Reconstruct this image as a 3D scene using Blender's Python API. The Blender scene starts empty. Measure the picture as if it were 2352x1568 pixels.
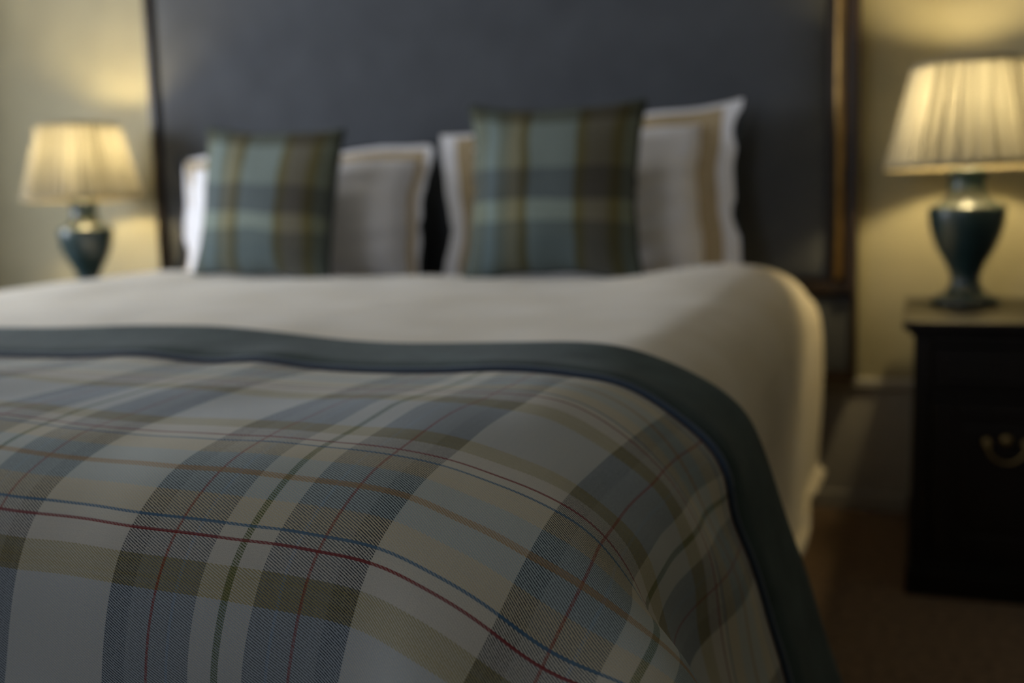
import bpy, bmesh, math, random
import numpy as np
from mathutils import Vector, Matrix, noise
R = math.radians
sc = bpy.context.scene
col = sc.collection

# ------------------------------------------------------------------ camera
def make_camera():
    yaw, pitch, roll = R(21.2), R(7.0), R(1.5)
    fw = Vector((-math.sin(yaw)*math.cos(pitch), math.cos(yaw)*math.cos(pitch), -math.sin(pitch)))
    rt0 = Vector((math.cos(yaw), math.sin(yaw), 0)); up0 = rt0.cross(fw)
    rt = rt0*math.cos(roll) - up0*math.sin(roll); up = up0*math.cos(roll) + rt0*math.sin(roll)
    cam = bpy.data.cameras.new('camera'); o = bpy.data.objects.new('camera', cam); col.objects.link(o)
    M = Matrix((rt, up, -fw)).transposed().to_4x4(); M.translation = Vector((0, 0, .83))
    o.matrix_world = M
    cam.sensor_width = 36; cam.lens = 2400/2352*36
    cam.clip_start = .02
    cam.dof.use_dof = True; cam.dof.focus_distance = .79; cam.dof.aperture_fstop = 2.7
    sc.camera = o
make_camera()

# ------------------------------------------------------------------ world, daylight, exposure
w = bpy.data.worlds.new('world'); sc.world = w; w.use_nodes = True
bg = w.node_tree.nodes['Background']; bg.inputs[0].default_value = (.55, .66, .85, 1); bg.inputs[1].default_value = 0.3
sc.view_settings.view_transform = 'Standard'; sc.view_settings.look = 'None'
sc.view_settings.exposure = 0; sc.view_settings.gamma = 1; sc.view_settings.use_curve_mapping = False
sc.cycles.use_denoising = True
sc.cycles.max_bounces = 8
def area(name, loc, direction, sx, sy, power, colr):
    l = bpy.data.lights.new(name, 'AREA'); l.shape = 'RECTANGLE'; l.size = sx; l.size_y = sy; l.energy = power; l.color = colr
    o = bpy.data.objects.new(name, l); o.location = loc
    o.rotation_euler = Vector(direction).to_track_quat('-Z', 'Y').to_euler(); col.objects.link(o)
area('window_daylight', (-3.76, 1.50, 1.27), (1, .0, -.03), 1.3, .95, 70, (.84, .90, 1.0))
area('front_fill_light', (-1.75, -2.85, 1.75), (0, 1, -.05), 1.1, 1.1, 17, (.80, .87, 1.0))  # added cool fill from behind the camera, lifts the pillow fronts

# ------------------------------------------------------------------ helpers
def tag(o, label=None, cat=None, group=None, kind=None):
    if label: o['label'] = label
    if cat: o['category'] = cat
    if group: o['group'] = group
    if kind: o['kind'] = kind
    return o
def obj(name, me, mat, parent=None, smooth=True):
    o = bpy.data.objects.new(name, me); col.objects.link(o)
    if mat: me.materials.append(mat)
    if smooth:
        for p in me.polygons: p.use_smooth = True
    if parent: o.parent = parent
    return o
def thing(name, label, cat, loc=(0, 0, 0), rotz=0, group=None):
    o = bpy.data.objects.new(name, None); o.empty_display_size = .1; col.objects.link(o)
    o.location = loc; o.rotation_euler = (0, 0, rotz)
    return tag(o, label, cat, group)
def mesh(name, vs, fs, uvs=None):
    me = bpy.data.meshes.new(name); me.from_pydata([tuple(v) for v in vs], [], fs)
    if uvs is not None:
        l = me.uv_layers.new(name='UVMap')
        for lp in me.loops: l.data[lp.index].uv = uvs[lp.vertex_index]
    me.update(); return me
def grid_mesh(name, P, uv=None, flip=False):
    n, m = P.shape[:2]; fs = []
    for i in range(n-1):
        for j in range(m-1):
            a, b, c, d = i*m+j, (i+1)*m+j, (i+1)*m+j+1, i*m+j+1
            fs.append((a, d, c, b) if flip else (a, b, c, d))
    return mesh(name, P.reshape(-1, 3), fs, None if uv is None else uv.reshape(-1, 2))
def box_bm(bm, x0, x1, y0, y1, z0, z1, bev=0.0, seg=2):
    r = bmesh.ops.create_cube(bm, size=1)
    for v in r['verts']:
        v.co = Vector(((x0+x1)/2 + v.co.x*(x1-x0), (y0+y1)/2 + v.co.y*(y1-y0), (z0+z1)/2 + v.co.z*(z1-z0)))
    if bev > 0:
        es = list({e for v in r['verts'] for e in v.link_edges})
        bmesh.ops.bevel(bm, geom=es, offset=bev, segments=seg, affect='EDGES', profile=.5)
def box(name, d, mat, parent=None, bev=.003, seg=2, smooth=False):
    bm = bmesh.new()
    for b in (d if isinstance(d[0], (tuple, list)) else [d]): box_bm(bm, *b, bev=bev, seg=seg)
    me = bpy.data.meshes.new(name); bm.to_mesh(me); bm.free()
    return obj(name, me, mat, parent, smooth)
def lathe(name, prof, mat, parent=None, seg=64, rfun=None, c=(0, 0)):
    vs, fs = [], []
    for (r, z) in prof:
        for k in range(seg):
            a = 2*math.pi*k/seg; rr = rfun(a, r, z) if rfun else r
            vs.append((c[0]+rr*math.cos(a), c[1]+rr*math.sin(a), z))
    n = len(prof)
    for i in range(n-1):
        for k in range(seg):
            k2 = (k+1) % seg; fs.append((i*seg+k, i*seg+k2, (i+1)*seg+k2, (i+1)*seg+k))
    return obj(name, mesh(name, vs, fs), mat, parent)
def tube_mesh(name, pts, r, seg=8, closed=False):
    vs, fs = [], []; n = len(pts); pts = [Vector(p) for p in pts]
    up = Vector((0, 0, 1))
    for i, p in enumerate(pts):
        t = (pts[(i+1) % n if closed else min(i+1, n-1)] - pts[(i-1) % n if closed else max(i-1, 0)]).normalized()
        a = t.cross(up); a = a.normalized() if a.length > 1e-4 else t.orthogonal().normalized(); b = a.cross(t)
        for k in range(seg):
            th = 2*math.pi*k/seg; vs.append(p + (a*math.cos(th) + b*math.sin(th))*r)
    for i in range(n if closed else n-1):
        for k in range(seg):
            j = (i+1) % n; fs.append((i*seg+k, i*seg+(k+1) % seg, j*seg+(k+1) % seg, j*seg+k))
    if not closed:
        fs.append(tuple(range(seg))[::-1]); fs.append(tuple((n-1)*seg+k for k in range(seg)))
    return mesh(name, vs, fs)

# ------------------------------------------------------------------ materials
class NT:
    def __init__(s, name):
        s.m = bpy.data.materials.new(name); s.m.use_nodes = True; s.t = s.m.node_tree; s.n = s.t.nodes; s.l = s.t.links
        s.b = s.n['Principled BSDF']; s.out = s.n['Material Output']
    def node(s, t, **k):
        n = s.n.new(t)
        for a, v in k.items(): setattr(n, a, v)
        return n
    def _in(s, sock, v):
        if isinstance(v, bpy.types.NodeSocket): s.l.new(v, sock)
        elif isinstance(v, (tuple, list)) and len(v) == 3 and sock.type == 'RGBA': sock.default_value = (*v, 1)
        else: sock.default_value = v
    def math(s, op, a, b=0.0, c=0.0):
        n = s.node('ShaderNodeMath', operation=op); s._in(n.inputs[0], a); s._in(n.inputs[1], b); s._in(n.inputs[2], c); return n.outputs[0]
    def mix(s, f, a, b, blend='MIX'):
        n = s.node('ShaderNodeMix', data_type='RGBA', blend_type=blend); s._in(n.inputs[0], f); s._in(n.inputs[6], a); s._in(n.inputs[7], b); return n.outputs[2]
    def noise(s, vec, scale, detail=3, rough=.5):
        n = s.node('ShaderNodeTexNoise'); n.inputs['Scale'].default_value = scale; n.inputs['Detail'].default_value = detail; n.inputs['Roughness'].default_value = rough
        if vec: s.l.new(vec, n.inputs['Vector'])
        return n.outputs[0]
    def vscale(s, vec, sc_):
        n = s.node('ShaderNodeVectorMath', operation='MULTIPLY'); s.l.new(vec, n.inputs[0]); n.inputs[1].default_value = sc_; return n.outputs[0]
    def maprange(s, v, a, b, c, d, smooth=False):
        n = s.node('ShaderNodeMapRange')
        if smooth: n.interpolation_type = 'SMOOTHSTEP'
        s._in(n.inputs[0], v)
        for i, x in enumerate((a, b, c, d)): n.inputs[i+1].default_value = x
        return n.outputs[0]
    def ramp(s, f, stops, interp='CONSTANT'):
        n = s.node('ShaderNodeValToRGB'); cr = n.color_ramp; cr.interpolation = interp
        while len(cr.elements) > 1: cr.elements.remove(cr.elements[-1])
        cr.elements[0].position = stops[0][0]; cr.elements[0].color = (*stops[0][1], 1)
        for p, c in stops[1:]:
            e = cr.elements.new(p); e.color = (*c, 1)
        s.l.new(f, n.inputs[0]); return n.outputs[0]
    def obj(s): return s.node('ShaderNodeTexCoord').outputs['Object']
    def uv(s): return s.node('ShaderNodeTexCoord').outputs['UV']
    def bump(s, h, strength, dist):
        n = s.node('ShaderNodeBump'); n.inputs['Strength'].default_value = strength; n.inputs['Distance'].default_value = dist
        s.l.new(h, n.inputs['Height']); s.l.new(n.outputs[0], s.b.inputs['Normal'])
    def base(s, c, rough=.8, metal=0, sheen=0, spec=.5):
        s._in(s.b.inputs['Base Color'], c); s._in(s.b.inputs['Roughness'], rough); s.b.inputs['Metallic'].default_value = metal
        s.b.inputs['Sheen Weight'].default_value = sheen; s.b.inputs['Specular IOR Level'].default_value = spec
        return s
def plain(name, c, rough=.6, metal=0, var=.12, scale=30, bump=0, sheen=0, spec=.5, stretch=(1, 1, 1)):
    t = NT(name); v = t.vscale(t.obj(), stretch); n = t.noise(v, scale, 4)
    k = t.maprange(n, .3, .7, 1-var, 1+var)
    mm = t.node('ShaderNodeVectorMath', operation='SCALE'); mm.inputs[0].default_value = c; t.l.new(k, mm.inputs['Scale'])
    t.base(mm.outputs[0], rough, metal, sheen, spec)
    if bump: t.bump(n, bump, .002)
    return t.m

PER = .317
def mirror(stops_half, end):
    """stops_half: [(distance from centre, colour)] from the centre outward -> ramp stops on 0..1 with the centre at .5"""
    s = stops_half; out = []
    n = len(s)
    for i in range(n-1, -1, -1):
        lo = s[i+1][0] if i+1 < n else PER/2
        out.append((.5 - lo/PER, s[i][1]))
    for i in range(1, n): out.append((.5 + s[i][0]/PER, s[i][1]))
    return out
def twill_material():
    t = NT('plaid_twill'); uv = t.uv(); sp = t.node('ShaderNodeSeparateXYZ'); t.l.new(uv, sp.inputs[0]); u, v = sp.outputs[0], sp.outputs[1]
    fu = t.math('FRACT', t.math('ADD', t.math('DIVIDE', u, PER), 20.5)); fv = t.math('FRACT', t.math('ADD', t.math('DIVIDE', v, PER), 20.5))
    ivory, grey, dark = (.54, .52, .46), (.10, .115, .13), (.022, .030, .045)
    warp = t.ramp(fu, mirror([(0, (.07, .10, .02)), (.0035, ivory), (.024, grey), (.043, (.09, .15, .24)), (.0455, grey), (.0610, (.17, .012, .008)), (.0640, grey), (.083, dark), (.1055, ivory)], 0))
    pale, beige, blue, red, olive = (.39, .46, .47), (.55, .48, .33), (.055, .135, .235), (.20, .014, .012), (.32, .275, .13)
    weft = t.ramp(fv, mirror([(0, (.36, .24, .12)), (.0034, pale), (.026, beige), (.0485, blue), (.0515, (.56, .53, .45)), (.0607, red), (.0642, (.54, .51, .46)), (.083, olive), (.110, (.37, .42, .475))], 0))
    # uneven yarn: streaks along each thread direction
    sw = t.noise(t.vscale(uv, (420, 5, 1)), 1, 3, .6); sf = t.noise(t.vscale(uv, (7, 300, 1)), 1, 3, .6)
    warp = t.mix(t.maprange(sw, .40, .75, 0, .30), warp, t.mix(.55, warp, (.30, .36, .42)))
    weft = t.mix(t.maprange(sf, .35, .70, 0, .5), weft, t.mix(.5, weft, (.36, .42, .45)))
    ph = t.math('FRACT', t.math('MULTIPLY', t.math('SUBTRACT', u, t.math('MULTIPLY', v, 2.0)), 1/.0041))
    tri = t.math('ABSOLUTE', t.math('SUBTRACT', ph, .5))        # 0 at the float centre, .5 between
    m = t.maprange(tri, .20, .29, 1, 0, True)
    # woollier where yarns are broken up
    brk = t.noise(t.vscale(uv, (900, 500, 1)), 1, 2)
    m = t.math('MULTIPLY', m, t.maprange(brk, .35, .5, .55, 1))
    K = lambda x: (x, x, x)
    wp = t.ramp(fu, mirror([(0, K(1)), (.0035, K(0)), (.0610, K(2.2)), (.0640, K(0))], 0)); fp = t.ramp(fv, mirror([(0, K(.45)), (.0034, K(0)), (.0485, K(.75)), (.0515, K(0)), (.0607, K(1)), (.0642, K(0))], 0))
    m = t.math('MAXIMUM', m, t.math('MULTIPLY', wp, .25)); m = t.math('MULTIPLY', m, t.math('SUBTRACT', 1.0, t.math('MULTIPLY', fp, .7)))
    c = t.mix(m, weft, warp)
    fine = t.noise(t.vscale(uv, (1500, 1500, 1)), 1, 2)
    c = t.mix(1.0, c, t.maprange(fine, .3, .7, .8, 1.2), 'MULTIPLY')
    t.base(c, .95, 0, .15, .1)
    fuzz = t.math('ADD', m, t.math('MULTIPLY', fine, .8))
    t.bump(fuzz, .35, .0006)
    return t.m
def cushion_plaid():
    t = NT('cushion_plaid'); uv = t.uv(); sp = t.node('ShaderNodeSeparateXYZ'); t.l.new(uv, sp.inputs[0]); u, v = sp.outputs[0], sp.outputs[1]
    gold, ol, teal, br = (.125, .105, .05), (.16, .17, .14), (.185, .212, .205), (.14, .122, .095)
    a = t.ramp(u, [(0, ol), (.10, (.20, .24, .24)), (.17, ol), (.24, (.21, .19, .13)), (.32, gold), (.375, teal), (.66, gold), (.72, br), (.86, gold), (.93, ol)])
    b = t.ramp(v, [(0, (.55, .62, .66)), (.20, (.60, .66, .68)), (.30, (1.1, 1.15, 1.05)), (.42, (.55, .58, .62)), (.62, (.95, 1.0, .95)), (.9, (.5, .5, .42)), (.97, (.3, .3, .25))])
    c = t.mix(1.0, a, b, 'MULTIPLY')
    n = t.noise(t.vscale(uv, (200, 200, 1)), 1, 3); c = t.mix(1.0, c, t.maprange(n, .3, .7, .85, 1.15), 'MULTIPLY')
    t.base(c, .95, 0, .1, .1); t.bump(n, .2, .001)
    return t.m
def duvet_material():
    t = NT('duvet_cotton'); o = t.obj()
    n = t.noise(o, 260, 3); big = t.noise(t.vscale(o, (5, 3, 5)), 1, 3)
    vor = t.node('ShaderNodeTexVoronoi'); vor.feature = 'SMOOTH_F1'; vor.inputs['Scale'].default_value = 9; t.l.new(o, vor.inputs['Vector'])
    c = t.mix(t.maprange(vor.outputs['Distance'], .1, .6, 0, 1), (.77, .71, .61), (.70, .63, .51))
    t.base(c, .75, 0, .2, .25)
    h = t.math('ADD', t.math('MULTIPLY', n, .3), t.math('MULTIPLY', vor.outputs['Distance'], 1.2)); t.bump(h, .25, .004)
    return t.m
M = {}
M['twill'] = twill_material()
M['cushion'] = cushion_plaid()
M['duvet'] = duvet_material()
M['teal'] = plain('teal_velvet', (.050, .074, .074), .9, var=.2, scale=25, sheen=.12, spec=.08)
M['teal_dark'] = plain('dark_teal_backing', (.030, .042, .042), .9, sheen=.3, spec=.15)
M['piping'] = plain('navy_piping', (.035, .06, .10), .7, sheen=.3)
M['white'] = plain('white_cotton', (.82, .81, .84), .8, var=.04, scale=60, bump=.1, sheen=.15, spec=.2)
M['tan'] = plain('tan_cotton', (.45, .35, .21), .8, var=.1, scale=60, spec=.2)
M['navy'] = plain('dark_pillow_backing', (.022, .024, .025), .9, spec=.15)
M['hb_fabric'] = plain('grey_blue_weave', (.078, .084, .096), .9, var=.10, scale=7, bump=0, sheen=.2, spec=.1)
M['wood'] = plain('dark_polished_wood', (.030, .018, .010), .35, var=.35, scale=12, stretch=(1, 1, .15), spec=.4)
M['black_wood'] = plain('black_wood', (.009, .0065, .006), .38, var=.3, scale=14, stretch=(1, 1, .2), spec=.35)
M['gilt'] = plain('gilt_moulding', (.30, .18, .06), .42, metal=.9, var=.2, scale=30)
M['wall'] = plain('cream_wall', (.37, .34, .235), .85, var=.07, scale=5, spec=.2)
M['skirting'] = plain('painted_skirting', (.42, .41, .40), .5, var=.04, spec=.3)
M['ceiling'] = plain('ceiling_paint', (.62, .60, .55), .9, var=.03)
M['carpet'] = plain('brown_carpet', (.17, .11, .065), 1, var=.35, scale=55, bump=.5, sheen=.2, spec=.05)
M['valance'] = plain('tan_divan_fabric', (.40, .29, .17), .9, var=.1, spec=.1)
M['mattress'] = plain('mattress_ticking', (.6, .58, .55), .9, var=.05)
M['ceramic'] = plain('teal_glazed_ceramic', (.012, .036, .040), .32, var=.1, spec=.9)
M['brass'] = plain('aged_brass', (.30, .22, .10), .42, metal=1, var=.15)
M['glass'] = plain('window_frame_paint', (.7, .7, .7), .5)
def shade_material():
    t = NT('pleated_shade_silk'); t.base((.33, .30, .24), .85, 0, 0, .1)
    # overlapping pleats are two or three layers thick and let less light through
    o = t.node('ShaderNodeSeparateXYZ'); t.l.new(t.obj(), o.inputs[0])
    ang = t.math('ARCTAN2', o.outputs[1], o.outputs[0]); cb = t.node('ShaderNodeCombineXYZ'); t.l.new(t.math('MULTIPLY', ang, 15.0), cb.inputs[0])
    t.l.new(t.math('MULTIPLY', o.outputs[2], 1.5), cb.inputs[1])
    n = t.noise(cb.outputs[0], 1.0, 3, .65)
    c = t.ramp(t.maprange(n, .38, .62, 0, 1), [(0, (.075, .07, .056)), (.5, (.19, .182, .155)), (1, (.33, .318, .285))], 'LINEAR')
    tr = t.node('ShaderNodeBsdfTranslucent'); t.l.new(c, tr.inputs[0])
    mx = t.node('ShaderNodeMixShader'); mx.inputs[0].default_value = .32
    t.l.new(t.b.outputs[0], mx.inputs[1]); t.l.new(tr.outputs[0], mx.inputs[2]); t.l.new(mx.outputs[0], t.out.inputs[0])
    return t.m
M['shade'] = shade_material()
M['trim'] = plain('shade_trim_silk', (.30, .25, .15), .85, var=.05)
def bulb_material():
    t = NT('lit_bulb'); t.base((1, 1, 1)); t.b.inputs['Emission Color'].default_value = (1, .78, .38, 1); t.b.inputs['Emission Strength'].default_value = 275
    return t.m
M['bulb'] = bulb_material()

# ------------------------------------------------------------------ the room
XL, XR, YB, YF, ZC = -3.45, 2.3, 2.95, -2.6, 2.55
def struct(name, d, mat, bev=0, parent=None):
    o = box(name, d, mat, parent, bev=bev)
    if parent is None: o['kind'] = 'structure'
    return o
struct('floor', (XL-.36, XR+.1, YF-.1, YB+.1, -.1, 0), M['carpet'])
struct('ceiling', (XL-.36, XR+.1, YF-.1, YB+.1, ZC, ZC+.1), M['ceiling'])
struct('wall_back', (XL-.36, XR+.1, YB, YB+.1, 0, ZC), M['wall'])
struct('wall_right', (XR, XR+.1, YF, YB, 0, ZC), M['wall'])
struct('wall_front', [(XL-.36, -2.35, YF-.3, YF, 0, ZC), (-1.15, XR+.1, YF-.3, YF, 0, ZC), (-2.35, -1.15, YF-.3, YF, 0, 1.15), (-2.35, -1.15, YF-.3, YF, 2.35, ZC)], M['wall'])
# left wall with the window that lets the daylight in
struct('wall_left', [(XL-.36, XL, YF, .83, 0, ZC), (XL-.36, XL, 2.17, YB, 0, ZC), (XL-.36, XL, .83, 2.17, 0, .76), (XL-.36, XL, .83, 2.17, 1.78, ZC)], M['wall'])
struct('window_1', [(XL-.36, XL-.32, .83, .87, .76, 1.78), (XL-.36, XL-.32, 2.13, 2.17, .76, 1.78), (XL-.36, XL-.32, .87, 2.13, .76, .80), (XL-.36, XL-.32, .87, 2.13, 1.74, 1.78)], M['glass'])
struct('fill_window_frame', [(-2.35, -2.31, YF-.30, YF-.26, 1.15, 2.35), (-1.19, -1.15, YF-.30, YF-.26, 1.15, 2.35), (-2.31, -1.19, YF-.30, YF-.26, 1.15, 1.19), (-2.31, -1.19, YF-.30, YF-.26, 2.31, 2.35)], M['glass'])  # frame of an unseen window, added to go with the front fill
struct('baseboard_back', [(XL, XR, YB-.022, YB, 0, .340), (XL, XR, YB-.034, YB, .340, .362), (XL, XR, YB-.028, YB, 0, .05)], M['skirting'], bev=.004)

# ------------------------------------------------------------------ headboard
hb = thing('headboard', 'tall grey-blue upholstered headboard in a brown frame with gilt bead, behind the bed', 'headboard', (-1.2535, 2.9, .2))
HX0, HX1, HY = -2.365, -.142, 2.87
def local(p, t): return p
def hb_panel():
    # padded panel with rounded edges, gently bulging
    x0, x1, z0, z1 = HX0+.022, HX1-.072, .632, 1.80
    n, m = 60, 34; P = np.zeros((n, m, 3))
    for i in range(n):
        for j in range(m):
            a = -1+2*i/(n-1); b = -1+2*j/(m-1)
            a = math.copysign(1-(1-abs(a))**1.6, a); b = math.copysign(1-(1-abs(b))**1.6, b)
            e = (1-abs(a)**14)*(1-abs(b)**9)
            P[i, j] = ((x0+x1)/2 + a*(x1-x0)/2, HY+.012-.035*max(0, e)**.5, (z0+z1)/2 + b*(z1-z0)/2)
    return grid_mesh('upholstered_panel', P, flip=False)
def attach(o, t):
    o.parent = t; o.matrix_parent_inverse = Matrix.Translation(-Vector(t.location))
    if t.rotation_euler.z: o.matrix_parent_inverse = (Matrix.Translation(t.location) @ t.rotation_euler.to_matrix().to_4x4()).inverted()
    return o
def W(name, me_or_o, mat=None, t=None, smooth=True):
    o = me_or_o if isinstance(me_or_o, bpy.types.Object) else obj(name, me_or_o, mat, None, smooth)
    return attach(o, t)
W('', obj('upholstered_panel', hb_panel(), M['hb_fabric']), t=hb)
FR = .03
W('', box('frame', [(HX1-FR, HX1, HY-.022, 2.945, .598, 1.84), (HX0, HX0+.02, HY-.022, 2.945, .598, 1.84), (HX0+.02, HX1-FR, HY-.022, 2.945, 1.81, 1.84), (HX0+.02, HX1-FR, HY-.012, 2.945, .598, .630),
  (HX1-.075, HX1-.060, HY-.004, 2.945, .63, 1.81), (HX0+.02, HX1-FR, 2.90, 2.945, .63, 1.81)], M['wood'], bev=.004), t=hb)
for xb in (HX1-.060,):
    gb = box('gilt_bead', (xb, xb+.030, HY-.018, 2.9, .632, 1.81), M['gilt'], bev=.012, seg=4, smooth=True); W('', gb, t=hb); gb['label'] = 'gilt bead inside the brown frame'
W('', box('lower_panel', (HX0+.012, HX1-.014, HY, 2.945, .385, .590), M['hb_fabric'], bev=.01, seg=3, smooth=True), t=hb)
W('', box('lower_frame', [(HX1-.014, HX1, HY-.006, 2.945, .368, .598), (HX0, HX0+.012, HY-.006, 2.945, .368, .598), (HX0, HX1, HY-.004, 2.945, .365, .385)], M['wood'], bev=.003), t=hb)

# ------------------------------------------------------------------ bed base and mattress
bed = thing('bed', 'double bed with tan divan base and mattress under the cream duvet', 'bed', (-1.22, 1.8, 0))
W('', box('divan_base', (-2.19, -.240, .86, 2.85, .02, .34), M['valance'], bev=.02, seg=3, smooth=True), t=bed)
W('', box('mattress', (-2.16, -.285, .84, 2.85, .342, .565), M['mattress'], bev=.05, seg=4, smooth=True), t=bed)
for cx_ in (-2.12, -.36):
    for cy_ in (.92, 2.7): W('', box('castor', (cx_, cx_+.05, cy_, cy_+.05, 0, .02), M['black_wood']), t=bed)

# ------------------------------------------------------------------ duvet
def prof(T):
    T = np.array(T, float); s = np.r_[0, np.cumsum(np.hypot(*np.diff(T, axis=0).T))]
    return lambda a: (np.interp(a, s, T[:, 0]), np.interp(a, s, T[:, 1]))
side = prof([(0, 0), (.03, -.003), (.06, -.012), (.09, -.028), (.115, -.052), (.135, -.085), (.147, -.12), (.153, -.17), (.155, -.25), (.153, -.34), (.148, -.42), (.143, -.5)])
foot = prof([(0, 0), (.03, -.004), (.06, -.015), (.09, -.035), (.11, -.065), (.12, -.11), (.122, -.2), (.12, -.35), (.12, -.45)])
def sstep(a, b, x):
    t = min(1, max(0, (x-a)/(b-a))); return t*t*(3-2*t)
def duvet_point(p, q):
    xr, xl, yf = -.365, -2.075, .82
    dR, dL, dF = max(0, p-xr), max(0, xl-p), max(0, yf-q)
    cx, sx, d = (xr, 1, dR) if dR > 0 else (xl, -1, dL)
    r = math.hypot(d, dF)
    yy = max(q, yf)
    zt = .628 + .030*sstep(.9, 1.45, yy) + .012*sstep(1.4, 2.4, yy)
    # raised, fuller corners by the pillows and a quilted, lived-in surface
    xx = min(max(p, xl), xr)
    zt += .024*math.exp(-((xx+.42)/.16)**2)*sstep(1.5, 2.3, yy) + .016*math.exp(-((xx+2.0)/.2)**2)*sstep(1.5, 2.3, yy)
    cover = sstep(1.1, 1.35, yy)
    zt += cover*(.009*noise.noise(Vector((p*2.2, q*3.0, 1.3))) + .003*noise.noise(Vector((p*6+q*3, q*5, 4))))
    # head end turns down behind the pillows
    zt -= .06*sstep(2.49, 2.57, yy)**1.5*(1-sstep(.02, .2, r))
    if r == 0: return (p, q, zt)
    c, s = d/r, dF/r
    o1, z1 = side(r); o2, z2 = foot(r)
    o = o1*c*c + o2*s*s; z = z1*c*c + z2*s*s
    hang = sstep(.12, .45, r)*cover*(1-.8*sstep(2.05, 2.35, yy))
    o += hang*(.018*math.sin(q*9.5+.6)+.010*noise.noise(Vector((q*5, r*2, 7)))) + .010*c*sstep(2.0, 2.4, yy)*math.sin(min(1, r/.3)*math.pi/2)
    x = cx + sx*o*c if d > 0 else p
    y = yf - o*s if dF > 0 else q
    return (x, y, zt + z)
ps = np.concatenate([np.linspace(-2.72, -2.1, 26)[:-1], np.linspace(-2.1, -.37, 60)[:-1], np.linspace(-.37, .27, 44)])
qs = np.concatenate([np.linspace(.40, .85, 16)[:-1], np.linspace(.85, 2.57, 80)])
P = np.array([[duvet_point(p, q) for q in qs] for p in ps])
dv = obj('duvet', grid_mesh('duvet', P), M['duvet'])
s_ = dv.modifiers.new('thickness', 'SOLIDIFY'); s_.thickness = .022; s_.offset = -1
tag(dv, 'cream white duvet spread over the bed, hanging over the right side below the pillows', 'duvet')

# ------------------------------------------------------------------ tartan throw (drape baked on a 3 cm grid of the cloth)
NU, NV, H0, U0, V0 = 95, 36, .03, -2.10, -.555
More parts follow.
